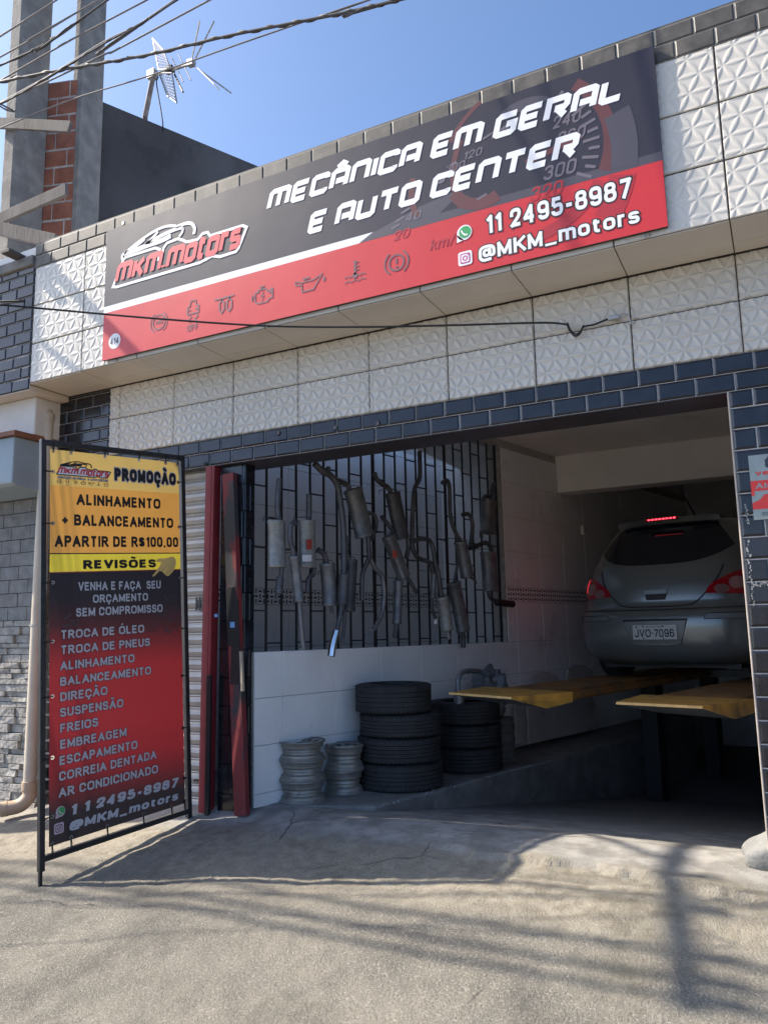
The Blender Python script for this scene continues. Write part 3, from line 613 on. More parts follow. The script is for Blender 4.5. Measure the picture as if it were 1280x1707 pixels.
# roller shutter at the left of the opening
b = MB(); n = 0; sx0, sx1, SY = -4.80, -3.775, WY+.10; z = -1.42
prof = [(0, 0), (.012, .010), (.040, .017), (.062, .010), (.074, 0), (.082, .004), (.090, 0)]
while z < ZU+.02:
    for i in range(len(prof)-1):
        (a, h), (c, k) = prof[i], prof[i+1]
        b.quad((sx0, SY-h, z+a), (sx1, SY-h, z+a), (sx1, SY-k, z+c), (sx0, SY-k, z+c))
    z += .09
b.quad((sx0, SY+.002, -1.42), (sx1, SY+.002, -1.42), (sx1, SY+.002, 1.3), (sx0, SY+.002, 1.3))
sh = b.build('roller_shutter', M['shutter'], shop, smooth=40)
b = MB()
for k in range(4): b.box((-3.93+k*.03, SY-.022, .185+.0), (-3.915+k*.03, SY-.0175, .285))
for (px, py) in ((328, 1300), (333, 1300)): 
    P = onY(px, py, SY); b.box((P.x-.006, SY-.025, P.z-.006), (P.x+.006, SY-.016, P.z+.006))
b.build('vent_slots', M['ink'], sh)
b = MB(); b.bar((-3.785, WY+.035, -1.30), (-3.765, WY+.035, ZU-.001), .058, .06); b.bar((-3.742, WY+.045, -1.30), (-3.722, WY+.045, ZU-.001), .022, .08)
post = b.build('shutter_guide_post', M['red_metal'], shop, bevel=.004)
b = MB(); P = onY(352, 1026, WY-.053); b.box((P.x-.015, WY+.0015, P.z-.012), (P.x+.016, WY+.0045, P.z+.012)); b.build('sticker', M['tape_blue'], post)
b = MB(); b.box((-3.737, WY-.02, -1.28), (-3.70, WY+.004, -.28)); b.build('rubber_strip', M['ink'], post, bevel=.004)
# garage side wall with the barred opening
SILL, WT, WS = -.125, 1.98, 3.40
b = MB()
def wbox(mb, s0, s1, z0, z1, m=0, th=.15): mb.obox(wall_pt(s0, z0, -.008), WD*(s1-s0), -WN*th, Vector((0, 0, z1-z0)), m)
wbox(b, .03, 9.0, -2.2, SILL-.001, 1); wbox(b, WS, 9.0, SILL-.001, 2.06, 1); wbox(b, .03, WS, WT, 2.06, 1)
relief_tiles(b, WP, WD, up, grid_rects(.03, 8.9, -1.25, SILL, .55, .33, uo=.30, vo=SILL-.33), step=.3, gap=.0018, amp=0, m=0)
relief_tiles(b, WP, WD, up, grid_rects(WS+.02, 8.9, SILL, .292, .55, .42, uo=.30, vo=SILL), step=.3, gap=.003, amp=0, m=0)
relief_tiles(b, WP, WD, up, grid_rects(WS+.02, 8.9, .452, 1.96, .55, .38, uo=.30, vo=.452), step=.3, gap=.003, amp=0, m=0)
b.build('side_wall', [M['tile_plain'], M['grout_light']], shop)
def mosaic(mb, Pf, s0, s1, z0, z1):
    """border of small black bars set crosswise and lengthwise on a pale strip"""
    cell = (z1-z0)/3; n = int((s1-s0)/cell)
    for i in range(n):
        for j in range(3):
            cx, cz = s0+(i+.5)*cell, z0+(j+.5)*cell
            hx, hz = (cell*.40, cell*.17) if (i+j) % 2 else (cell*.15, cell*.42)
            mb.add([Pf(cx-hx, cz-hz), Pf(cx+hx, cz-hz), Pf(cx+hx, cz+hz), Pf(cx-hx, cz+hz)], [(0, 1, 2, 3)], 0)
b = MB(); b.obox(wall_pt(WS+.03, .294, -.006), WD*(8.9-WS), WN*.008, Vector((0, 0, .156)), 1)
mosaic(b, lambda s, z: wall_pt(s, z, .0035), WS+.03, 8.0, .298, .448)
b.build('mosaic_border', [M['ink'], M['tile_plain']], shop)
b = MB(); rr = random.Random(5)
for (px, py, n) in ((490, 1180, 9), (515, 1178, 6), (488, 1212, 8), (716, 1108, 6), (480, 1172, 5)):
    for k in range(n):
        P = onW(px+rr.uniform(-9, 9), py+rr.uniform(-7, 7), .0035); L_ = rr.uniform(.004, .02); a = rr.uniform(0, pi); wv = rr.uniform(.002, .005)
        d1 = WD*cos(a)*L_+Vector((0, 0, sin(a)*L_)); d2 = -WD*sin(a)*wv+Vector((0, 0, cos(a)*wv))
        b.add([P-d1, P+d2, P+d1, P-d2], [(0, 1, 2, 3)])
tag(b.build('scuff_marks', M['soot'], shop), kind='stuff')
# the grille: uprights and staggered short rungs
b = MB(); s = .03; k = 0; ss = []
while s < WS+.01: ss.append(s); s += .152
for k, s in enumerate(ss):
    thick = k in (9, 16, len(ss)-1)
    b.bar(wall_pt(s, SILL-.01, -.05), wall_pt(s, WT, -.05), (.032 if thick else .014), .014, up=WN)
for k in range(len(ss)-1):
    z = SILL+(.06 if k % 2 else .30)
    while z < WT:
        b.bar(wall_pt(ss[k], z, -.05), wall_pt(ss[k+1], z, -.05), .011, .011); z += .47
b.build('window_grille', M['grille_metal'], shop)
# room behind the grille
RO = -1.55
b = MB(); b.obox(wall_pt(-.12, -1.3, RO), WD*4.6, -WN*.1, Vector((0, 0, 3.6)), 1)
Q = lambda s, z: wall_pt(s, z, RO+.004)
relief_tiles(b, WP+WN*RO, WD, up, grid_rects(-.1, 4.4, -1.25, .292, .55, .42, uo=.1, vo=SILL), step=.3, gap=.004, amp=0, m=0)
relief_tiles(b, WP+WN*RO, WD, up, grid_rects(-.1, 4.4, .452, 2.2, .55, .42, uo=.1, vo=.452), step=.3, gap=.004, amp=0, m=0)
b.obox(wall_pt(4.4, -1.3, RO), WN*1.5, WD*.1, Vector((0, 0, 3.6)), 2)
b.obox(wall_pt(-.12, -1.32, RO), WD*4.6, WN*1.5, Vector((0, 0, .05)), 2)
b.obox(wall_pt(-.12, 2.2, RO), WD*4.6, -WN*.1, Vector((0, 0, 1.3)), 2)  # unseen wall extension, added to keep direct sun out of the roof gap
b.obox(wall_pt(-.12, 2.12, RO+.85), WD*4.6, WN*.65, Vector((0, 0, .08)), 2)  # ceiling left open along one side, shaped to let sky light in
b.build('back_room_walls', [M['tile_plain'], M['grout_light'], M['plaster']], shop)
b = MB(); b.obox(wall_pt(-.1, .296, RO-.004), WD*4.4, WN*.006, Vector((0, 0, .152)), 1); mosaic(b, lambda s, z: wall_pt(s, z, RO+.0035), -.1, 4.3, .298, .448)
b.build('back_room_border', [M['ink'], M['tile_plain']], shop)
# ceiling, cross beam, back and right walls
b = MB(); b.box((-3.6, WY+.31, 2.05), (1.2, 9.2, 2.25)); b.box((-3.6, 9.18, 2.55), (1.6, 14, 2.7)); b.build('ceiling', M['plaster'], shop)
b = MB(); b.box((-2.45, 9.13, 1.607), (1.2, 9.40, 2.56)); b.build('cross_beam', M['plaster'], shop, bevel=.01)
b = MB(); b.box((-3, 13.2, -2.4), (1.6, 13.4, 2.6)); b.box((.42, WY+.4, -2.4), (.6, 13.3, 2.72)); b.obox(wall_pt(4.75, 2.04, -.009), WD*4.4, -WN*.15, Vector((0, 0, .62))); b.box((-3.6, 9.05, 2.2), (1.6, 9.3, 2.62)); b.box((.6, WY+.3, -1.3), (1.2, WY+.6, 2.2)); b.build('rear_walls', M['dark_room'], shop)
# platform kerb along the side wall
b = MB(); e0, e1 = onZ(625, 1345, -1.2), onZ(920, 1267, -1.2); dv = (e1-e0).normalized(); e2 = e1+dv*3.5
top = [wall_pt(.15, -1.195), e0, e0.lerp(e1, .33)+WN*.02, e0.lerp(e1, .66)-WN*.015, e1, e2, wall_pt(8, -1.195)]
top = [Vector((p.x, p.y, -1.195)) for p in top]
b.prism([p+Vector((0, 0, -1.0)) for p in top], (0, 0, 1.0))
b.build('side_platform', mat('trowelled_grey_cement', (.18, .175, .17), .85, var=.25, scale=6, bump=.006, bscale=30, col2=(.24, .23, .21), c2amt=(.6, .7), c2scale=9), shop, bevel=.02)
b = MB(); rr = random.Random(9)
for k in range(150):
    t = k/150; P = e0.lerp(e1, t)+Vector((rr.uniform(-.012, .012), 0, rr.uniform(-.010, .004))); q = rr.uniform(.003, .011)
    b.obox(P, (q, q*.4, 0), (-q*.3, q, 0), (0, 0, q*.8))
tag(b.build('chipped_edge', M['white_chip'], shop), kind='stuff')
# motion sensor on the side wall
P = onW(969, 884, .0); ms = thing('motion_sensor', 'small white motion sensor on the garage side wall', 'sensor', P)
b = MB(); b.obox(P-WD*.035+Vector((0, 0, -.06)), WD*.07, WN*.045, Vector((0, 0, .12))); b.build('housing', M['white_plastic'], ms, bevel=.012)
b = MB(); b.obox(P-WD*.02+WN*.044+Vector((0, 0, -.01)), WD*.04, WN*.004, Vector((0, 0, .045))); b.build('lens', M['print_grey'], ms, bevel=.003)
# painted stone at the foot of the right pillar
b = MB(); bm = bmesh.new(); bmesh.ops.create_icosphere(bm, subdivisions=4, radius=1)
for v in bm.verts:
    n = v.co.copy(); v.co = Vector((n.x*.17, n.y*.12, n.z*.12)); v.co *= 1+.05*sin(5*n.x+3*n.z)+.05*sin(7*n.y+4*n.z); v.co.x += .5*v.co.z*.6
P0 = onZ(1280, 1432, -1.17)
b.add([Vector(v.co)+Vector((P0.x+.06, P0.y+.02, -1.14)) for v in bm.verts], [tuple(v.index for v in f.verts) for f in bm.faces]); bm.free()
tag(b.build('guard_stone', mat('whitewashed_stone', (.20, .20, .19), .8, var=.15, scale=12, bump=.006, bscale=40), smooth=60), 'pale whitewashed stone at the foot of the right tiled pillar', 'stone')
#@@MARK1
# ------------------------------------------------------------------ the long sign on the fascia
BW, BH, BY = 4.015, 1.04, 4.066; BK = 4.066/4.03; BX, BZ = -4.395*BK, 2.045*BK
sign = thing('shop_sign', 'long black and red printed banner sign on the white tiled fascia above the garage', 'sign', (BX, BY, BZ))
S = Surf((BX, BY, BZ), (BK, 0, 0), (0, 0, BK))
b = MB(); b.box((BX, BY+.0015, BZ), (BX+BW*BK, BY+.020, BZ+BH*BK)); b.build('backing_frame', M['black_metal'], sign)
b = MB(); nx, ny = 80, 22
for (v0, v1, m, ku) in ((0, .372, 1, BW), (.372, .422, 2, BW), (.422, BH, 0, BW)):
    poly(b, S, [(0, v0), (BW, v0), (BW, v1), (0, v1)], 0, m)
b.build('printed_sheet', [M['vinyl_dark'], M['vinyl_red'], M['vinyl_white']], sign)
# faded speedometer artwork
b = MB(); cu, cv = 3.28, .60
def band(mb, u, v, r0, r1, a0, a1, n, m, seg=40, ry=1.0, lim=None):
    for k in range(seg):
        A, B = radians(a0+(a1-a0)*k/seg), radians(a0+(a1-a0)*(k+1)/seg)
        q = [(u+r*cos(t), v+r*ry*sin(t)) for r, t in ((r0, A), (r1, A), (r1, B), (r0, B))]
        if lim and (min(p[1] for p in q) < lim[0] or max(p[1] for p in q) > lim[1]): continue
        poly(mb, S, q[::-1] if a1 < a0 else q, n, m)
poly(b, S, [(2.20, .372), (4.015, .372), (4.015, .422), (2.30, .422)], .00037, 3)
poly(b, S, [(2.32, .422), (2.75, .422), (2.95, .55), (2.62, .50)], .00044, 3)
band(b, cu, cv, .445, .515, -48, 58, .00051, 0, lim=(.372, 1.0))
band(b, cu, cv, .50, .53, 118, 150, .00058, 0)
band(b, cu+.02, cv+.02, .44, .475, 150, 205, .00065, 0, lim=(.40, 1.0))
band(b, 2.95, .60, .36, .40, 165, 235, .00072, 0, lim=(.425, 1.0))
band(b, 3.02, .60, .15, .225, 205, 300, .00079, 0)
band(b, 3.10, .52, .66, .80, -13, 16, .00086, 3, lim=(.373, 1.0))
band(b, 3.10, .52, .66, .80, -33, -10, .00093, 4, lim=(.02, .371))
band(b, cu, cv, .445, .515, -80, -30, .00100, 4, lim=(.02, .371))
band(b, cu+.02, cv+.30, .03, .16, 20, 160, .00107, 3, ry=.5)
poly(b, S, [(3.28, .60), (3.60, .66), (3.62, .63), (3.30, .565)], .00114, 0)
for k in range(13):
    a = radians(-38+k*7.8); ra, rb = (.335, .425) if k % 2 else (.365, .425)
    c_, s_ = cos(a), sin(a); dx, dy = -s_*.009, c_*.009
    q = [(cu+ra*c_-dx, cv+ra*s_-dy), (cu+rb*c_-dx, cv+rb*s_-dy), (cu+rb*c_+dx, cv+rb*s_+dy), (cu+ra*c_+dx, cv+ra*s_+dy)]
    if min(p[1] for p in q) > .375: poly(b, S, q, .0012, 1)
for (u, v) in ((2.46, .415), (2.49, .455), (2.53, .50), (2.80, .665), (2.84, .71), (2.76, .62), (3.07, .82), (3.17, .84), (3.02, .45)):
    poly(b, S, [(u-.03, v-.016), (u+.03, v+.004), (u+.026, v+.018), (u-.034, v-.002)], .0012, 1)
for t, u, v, wd, cp, m in (('40', 2.52, .425, .12, .055, 2), ('20', 2.44, .325, .12, .06, 4), ('80', 2.71, .61, .09, .045, 2), ('100', 2.80, .665, .13, .05, 2), ('120', 2.91, .715, .13, .05, 2), ('160', 3.08, .79, .12, .05, 2),
        ('240', 3.45, .735, .17, .075, 2), ('260', 3.47, .635, .17, .07, 2), ('300', 3.38, .44, .20, .085, 2), ('320', 3.30, .335, .20, .085, 4), ('km/h', 2.68, .20, .22, .07, 4)):
    text(b, S, t, u, v, wd, cp, .0012, .01, .25, m)
b.build('speedometer_artwork', [M['print_dial'], M['print_dialnum'], M['print_dialnum'], M['print_smoke'], M['print_dialred']], sign)
b = MB(); techno(b, S, 'MECÂNICA EM GERAL', 1.505, .785, 2.35, .145, n=.0018); b.build('slogan_upper_line', M['print_white'], sign)
b = MB(); techno(b, S, 'E AUTO CENTER', 1.83, .528, 1.76, .148, n=.0018); b.build('slogan_lower_line', M['print_white'], sign)
for nm, t, u, v, wd, cp in (('phone_number', '11 2495-8987', 3.035, .213, .815, .112), ('account_handle', '@MKM_motors', 2.985, .058, .895, .090)):
    b = MB(); text(b, S, t, u, v, wd, cp, .0014, .024, 0, 0, grow=.15); text(b, S, t, u, v, wd, cp, .0019, .024, 0, 1)
    b.build(nm, [M['ink'], M['print_white']], sign)
def chat_icon(S, u, v, r, n, names, parent):
    b = MB(); disc(b, S, u, v, r, n, 0); poly(b, S, [(u-r*.95, v-r*.1), (u-r*1.05, v-r*1.15), (u-r*.1, v-r*.95)], n, 0); disc(b, S, u+.004, v+.002, r*.78, n+.0008, 1)
    stroke(b, S, [(u-r*.38, v+r*.35), (u-r*.25, v-r*.02), (u+r*.05, v-r*.32), (u+r*.42, v-r*.38)], r*.22, n+.0016, 0)
    b.build('chat_icon', names, parent)
def photo_icon(S, u, v, r, n, names, parent):
    b = MB()
    def rr_(h, c): return [(u+sx*(h-c)+c*cos(a), v+sy*(h-c)+c*sin(a)) for sx, sy, a0 in ((1, 1, 0), (-1, 1, pi/2), (-1, -1, pi), (1, -1, 3*pi/2)) for a in (a0, a0+pi/8, a0+pi/4, a0+3*pi/8, a0+pi/2)]
    poly(b, S, rr_(r, r*.35), n, 0); poly(b, S, rr_(r*.72, r*.26), n+.0008, 1); poly(b, S, rr_(r*.56, r*.18), n+.0012, 0)
    ring(b, S, u, v, r*.30, r*.15, n+.0018, 1); disc(b, S, u+r*.42, v+r*.42, r*.09, n+.0018, 1)
    b.build('photo_icon', names, parent)
chat_icon(S, 2.903, .258, .047, .0022, [M['print_white'], M['print_green']], sign)
photo_icon(S, 2.902, .098, .043, .0022, [M['print_white'], M['print_pink']], sign)
b = MB(); disc(b, S, .122, .131, .060, .0012, 0); text(b, S, '414', .078, .106, .088, .050, .0018, .006, 0, 1); b.build('house_number', [M['vinyl_white'], M['ink']], sign)
# car-outline logo
def logo(S, u0, v0, W, H, n, mats, parent, letter='MKM.Motors', sl=0.0):
    """slanted condensed red lettering in an outline, with a coupe silhouette over it"""
    b = MB(); f = lambda p: (u0+p[0]*W, v0+p[1]*H+sl*p[0]*W)
    out = [(-.035,-.10),(.0,-.16),(.70,-.16),(.76,-.08),(.80,-.02),(.86,-.16),(.98,-.14),(1.0,-.02),(1.06,.80),(1.03,.93),(.93,.93),(.78,.93),(.76,1.12),(.72,1.14),(.68,.93),(.59,.98),(.56,1.12),(.52,1.26),(.43,1.22),(.40,1.02),(.385,.60),(.36,.58),(.37,1.02),(.33,1.16),(.07,1.16),(.05,1.04)]
    stroke(b, S, [f(p) for p in out], .022*W/1.15, n, 0, closed=True)
    inner = [(-.02,-.09),(.70,-.09),(.78,.02),(.86,-.08),(.97,-.08),(1.04,.86),(.75,.86),(.72,1.05),(.68,.86),(.55,.90),(.52,1.16),(.44,1.12),(.38,.50),(.33,1.08),(.08,1.08)]
    if len(mats) > 3: poly(b, S, [f(p) for p in out], n-.0006, 3)
    techno(b, S, 'MKM.Motors', u0-.01*W, v0-.02*H, 1.03*W, .98*H, .30, .27, n+.001, 1, .32, .3)
    k = .024*W/1.15
    def arc(pts, wd): stroke(b, S, [f((p.x, p.y)) for p in spline([(q[0], q[1], 0) for q in pts], 6)], wd, n+.0006, 2)
    arc([(.045,1.06),(.04,1.28),(.06,1.36),(.18,1.70),(.32,1.98),(.42,2.02),(.50,1.90)], k*.9)
    arc([(.06,1.36),(.16,1.36),(.26,1.40),(.38,1.42),(.46,1.50)], k*1.6)
    arc([(.24,1.48),(.38,1.66),(.50,1.74),(.56,1.72)], k*1.2)
    arc([(.24,1.46),(.30,1.66),(.35,1.90)], k*.9)
    arc([(.50,1.84),(.58,1.86),(.63,1.76),(.655,1.50),(.65,1.24)], k*1.1)
    arc([(.56,1.70),(.555,1.50),(.53,1.34)], k*.8)
    arc([(.12,1.44),(.20,1.62),(.24,1.74)], k*.7)
    poly(b, S, [f(p) for p in ((.07,1.38),(.17,1.60),(.13,1.44),(.24,1.48),(.30,1.42),(.18,1.37))], n+.0009, 2)
    b.build('logo', mats, parent)
logo(S, .125, .582, 1.135, .165, .0022, [M['print_white'], M['print_logo_red'], M['print_white']], sign, sl=0)
# dashboard warning symbols
def icons(S, n, kk, mats, parent, spots, wd=.010, name='warning_symbol'):
    b = None
    def st(cx, cy, pts, cl=False, w_=wd): stroke(b, S, [(cx+p[0]*kk, cy+p[1]*kk) for p in pts], w_*kk, n, 0, cl)
    def rg(cx, cy, r, a0=0, a1=360, w_=wd): ring(b, S, cx, cy, r*kk, w_*kk, n, 0, radians(a0), radians(a1))
    b = MB(); x, y = spots[0]; rg(x, y, .055); rg(x, y, .078, 120, 240, .008); rg(x, y, .078, -60, 60, .008)
    text(b, S, 'ABS', x-.033*kk, y-.012*kk, .066*kk, .026*kk, n, .03)
    b.build(name, mats, parent)
    b = MB(); x, y = spots[1]; st(x, y, [(-.05,.0),(-.05,.05),(-.028,.06),(-.022,.095),(.022,.095),(.028,.06),(.05,.05),(.05,.0)], True); st(x, y, [(-.045,.03),(-.02,.03)]); st(x, y, [(.02,.03),(.045,.03)])
    for sx in (-.03, .03): st(x+sx*kk, y, [(0,-.01),(.014,-.025),(-.014,-.045),(.012,-.065)], False, .009)
    text(b, S, 'OFF', x-.05*kk, y-.125*kk, .10*kk, .045*kk, n, .01)
    b.build(name, mats, parent)
    b = MB(); x, y = spots[2]; st(x, y, [(-.085,.055),(-.03,.055),(.0,.02),(-.0,-.03),(-.02,-.05),(-.04,-.03),(-.04,.02),(-.01,.055),(.04,.055),(.065,.02),(.065,-.03),(.045,-.05),(.025,-.03),(.025,.02),(.055,.055),(.085,.058)], False, .012)
    b.build(name, mats, parent)
    b = MB(); x, y = spots[3]; st(x, y, [(-.055,-.035),(-.055,.03),(-.03,.03),(-.03,.045),(.03,.045),(.045,.025),(.06,.025),(.06,.01),(.075,.01),(.075,.035),(.085,.035),(.085,-.03),(.06,-.03),(.045,-.05),(-.03,-.05)], True); st(x, y, [(-.02,.065),(.02,.065)]); st(x, y, [(0,.062),(0,.045)]); st(x, y, [(-.08,.025),(-.08,-.025)]); st(x, y, [(-.08,0),(-.055,0)]); st(x, y, [(.012,.03),(-.008,-.002),(.016,.0),(-.004,-.036)], False, .007)
    b.build(name, mats, parent)
    b = MB(); x, y = spots[4]; st(x, y, [(-.10,.035),(-.05,.02),(.035,.02),(.10,.045),(.035,-.045),(-.05,-.045),(-.055,.015)]); st(x, y, [(-.10,.035),(-.10,.01),(-.055,.0)]); st(x, y, [(-.02,.022),(-.02,.04)]); st(x, y, [(-.045,.042),(.005,.042)], False, .014); disc(b, S, x+.115*kk, y+.008*kk, .010*kk, n, 0, 14, .018*kk)
    b.build(name, mats, parent)
    b = MB(); x, y = spots[5]; st(x, y, [(0,.085),(0,-.01)], False, .016); disc(b, S, x, y-.015*kk, .020*kk, n, 0, 16)
    for q in (.07, .045, .02): st(x, y, [(.006,q),(.028,q)], False, .008)
    for q in (-.022, -.055): st(x, y, [(-.075,q),(-.055,q+.012),(-.035,q),(-.02,q+.008)] if q > -.03 else [(-.075,q),(-.05,q+.012),(-.025,q),(0,q+.012),(.025,q),(.05,q+.012),(.075,q)], False, .007)
    st(x, y, [(.02,-.014),(.035,-.022),(.055,-.010),(.075,-.022)], False, .007)
    b.build(name, mats, parent)
    b = MB(); x, y = spots[6]; rg(x, y, .050, w_=.013); rg(x, y, .080, 125, 235, .011); rg(x, y, .080, -55, 55, .011); st(x, y, [(0,.03),(0,-.008)], False, .013); disc(b, S, x, y-.027*kk, .008*kk, n, 0, 12)
    b.build(name, mats, parent)
icons(S, .0018, 1.0, M['print_icon'], sign, [(.553,.19),(.867,.19),(1.141,.19),(1.458,.189),(1.827,.188),(2.169,.18),(2.458,.180)])
for px, py in ((205, 371), (1063, 88)): 
    P = onY(px, py, BY); b = MB(); b.box((P.x-.012, BY+.003, P.z-.014), (P.x+.012, BY+.016, P.z+.012)); b.build('mounting_hook', M['antenna'], sign)
for px, py in ((1078, 392), (194, 599)): 
    P = onY(px, py, BY+.02); b = MB(); b.tube([(P.x-.015, BY+.02, P.z+.02), (P.x-.012, BY+.02, P.z-.012), (P.x+.012, BY+.02, P.z-.012), (P.x+.014, BY+.03, P.z+.005)], .005, 8); b.build('mounting_hook', M['antenna'], sign)

# ------------------------------------------------------------------ promotional banner in its frame
Lb, Lt, Rb = Vector((-4.021, 3.37, -1.282)), Vector((-4.084, 3.294, 1.225)), Vector((-3.833, 4.432, -1.204))
Ud, Vd = (Rb-Lb).normalized(), (Lt-Lb).normalized(); KU = 1.0327
T = Surf(Lb, Ud*KU, Vd*KU); FWD, FHT = (Rb-Lb).length/KU, (Lt-Lb).length/KU
stand = thing('promo_banner', 'tall yellow black and red promotion banner laced into a black steel frame on the pavement', 'banner stand', (Lb.x, Lb.y, -1.43))
b = MB(); t = .034
for u in (0, FWD): b.bar(T.p(u, -.045 if u else -.065), T.p(u, FHT+.017), t, t, up=T.N)
b.bar(T.p(.017, 0), T.p(FWD-.017, 0), t, t, up=T.N); b.bar(T.p(.017, FHT), T.p(FWD-.017, FHT), t, t, up=T.N)
b.bar(T.p(-.004, -.15), T.p(-.004, .03), .020, .02, up=T.N); b.bar(T.p(FWD, -.06), T.p(FWD, .03), .02, .02, up=T.N)
b.build('frame', M['black_metal'], stand, bevel=.003)
gm = grad_mat('black_to_red_print', [(0, (.020, .017, .021)), (.09, (.022, .018, .021)), (.26, (.24, .020, .026)), (.40, (.29, .022, .028)), (.62, (.27, .022, .027)), (.78, (.05, .016, .02)), (.88, (.016, .014, .02)), (1, (.014, .013, .02))], T.p(.5, .05).z+1.43, T.p(.5, 1.63).z+1.43); thin_sheet(gm, .19)
def vbulge(u, v): return .0012*sin(u*5)*sin(v*4)+.0007*sin(v*11+u*3)*(abs(u-.54)*2)**2
def sheet(mb, u0, u1, v0, v1, m, nu=14, nv=10, n=0):
    b0 = len(mb.v)
    for j in range(nv+1):
        for i in range(nu+1): mb.v.append(tuple(T.p(u0+(u1-u0)*i/nu, v0+(v1-v0)*j/nv, n+vbulge(u0+(u1-u0)*i/nu, v0+(v1-v0)*j/nv))))
    for j in range(nv):
        for i in range(nu): a = b0+j*(nu+1)+i; mb.f.append((a, a+1, a+nu+2, a+nu+1)); mb.m.append(m)
VU0, VU1 = .047, 1.018
b = MB()
sheet(b, VU0, VU1, .055, 1.628, 0, 14, 30); sheet(b, VU0, VU1, 1.628, 1.634, 4, 14, 1); sheet(b, VU0, VU1, 1.634, 1.742, 1, 14, 3); sheet(b, VU0, VU1, 1.742, 1.749, 5, 14, 1)
sheet(b, VU0, VU1, 1.749, 2.168, 2, 14, 9); sheet(b, VU0, VU1, 2.168, 2.392, 3, 14, 5)
b.build('printed_vinyl', [gm, M['v_lemon'], M['v_orange'], M['v_yellow'], M['tape_red'], M['ink']], stand, smooth=60)
def wrap(mb):   # lay print on the slightly wavy vinyl
    out = []
    for p in mb.v:
        d = Vector(p)-T.O; A = np.array([[T.U.dot(T.U), T.U.dot(T.V)], [T.U.dot(T.V), T.V.dot(T.V)]]); s_ = np.linalg.solve(A, np.array([d.dot(T.U), d.dot(T.V)]))
        out.append(tuple(Vector(p)+T.N*vbulge(s_[0], s_[1])))
    mb.v = out; return mb
NN = .0036
for t_, u, v, wd, cp in (('ALINHAMENTO', .222, 2.052, .634, .070), ('+ BALANCEAMENTO', .118, 1.921, .843, .070), ('APARTIR DE R$100,00', .077, 1.787, .924, .070)):
    b = MB(); text(b, T, t_, u, v, wd, cp, NN, .040); wrap(b).build('offer_lettering', M['ink'], stand)
b = MB(); text(b, T, 'REVISÕES', .266, 1.648, .545, .056, NN, .055); wrap(b).build('revision_lettering', M['ink'], stand)
b = MB(); text(b, T, 'PROMOÇÃO', .494, 2.227, .495, .086, NN, .075, 0, 0, grow=.14); text(b, T, 'PROMOÇÃO', .494, 2.227, .495, .086, NN+.0006, .075, 0, 1); wrap(b).build('headline', [M['print_grey'], M['ink']], stand)
b = MB()
lines = [('VENHA E FAÇA  SEU', .233, 1.514, .613, .054), ('ORÇAMENTO', .333, 1.434, .409, .051), ('SEM COMPROMISSO', .218, 1.355, .64, .053),
 ('TROCA DE ÓLEO', .116, 1.229, .593, .052), ('TROCA DE PNEUS', .116, 1.138, .636, .052), ('ALINHAMENTO', .114, 1.044, .517, .052), ('BALANCEAMENTO', .114, .952, .643, .052), ('DIREÇÃO', .114, .862, .317, .052),
 ('SUSPENSÃO', .112, .771, .433, .052), ('FREIOS', .113, .680, .252, .052), ('EMBREAGEM', .113, .587, .453, .052), ('ESCAPAMENTO', .11, .495, .536, .052), ('CORREIA DENTADA', .107, .406, .684, .052), ('AR CONDICIONADO', .105, .313, .697, .052)]
for t_, u, v, wd, cp in lines:
    b = MB(); text(b, T, t_, u, v, wd, cp, NN, .026, 0, 0, slope=-.017, grow=.09); text(b, T, t_, u, v, wd, cp, NN+.0006, .026, 0, 1, slope=-.017)
    wrap(b).build('service_line', [M['ink'], M['print_grey']], stand)
b = MB(); text(b, T, '1 1 2495-8987', .176, .195, .792, .058, NN, .05, .1, 0, slope=-.022); wrap(b).build('phone_number', M['print_grey'], stand); b = MB(); text(b, T, '@MKM_motors', .171, .112, .795, .050, NN, .045, .1, 0, slope=-.024); wrap(b).build('account_handle', M['print_grey'], stand)
chat_icon(T, .117, .233, .030, NN, [M['print_paleink'], M['print_green']], stand)
photo_icon(T, .107, .142, .030, NN, [M['print_paleink'], M['print_smoke']], stand)
logo(T, .10, 2.243, .345, .042, NN, [M['ink'], M['print_logo_red'], M['ink'], M['print_white']], stand)
b = MB(); text(b, T, 'MECÂNICA EM GERAL  E AUTO CENTER', .094, 2.213, .355, .014, NN, .02, .2, 0, grow=.2); text(b, T, 'MECÂNICA EM GERAL  E AUTO CENTER', .094, 2.213, .355, .014, NN+.001, .02, .2, 1); wrap(b).build('small_tagline', [M['ink'], M['print_grey']], stand)
icons(T, NN, .20, M['ink'], stand, [(.105+i*.0545, 2.193) for i in range(7)], .014)
# faint gauge numbers in the print
b = MB()
for t_, u, v, wd, m in (('300', .86, 1.41, .11, 0), ('320', .785, 1.315, .115, 0), ('40', .72, 1.22, .08, 1), ('20', .175, 1.30, .06, 0)): text(b, T, t_, u, v, wd, .042, NN-.0006, .01, .25, m)
for u, v, a in ((.90, 1.295, -.4), (.87, 1.22, -.5), (.13, 1.29, .4), (.14, 1.34, .5), (.95, 1.36, -.1)): poly(b, T, [(u, v), (u+.05*cos(a), v+.05*sin(a)), (u+.05*cos(a)-.012*sin(a), v+.05*sin(a)+.012), (u, v+.012)], NN-.0006, 0)
wrap(b).build('faint_gauge_print', [mat('faint_dark_print', (.055, .05, .06), .5), mat('faint_red_print', (.13, .045, .05), .5)], stand)
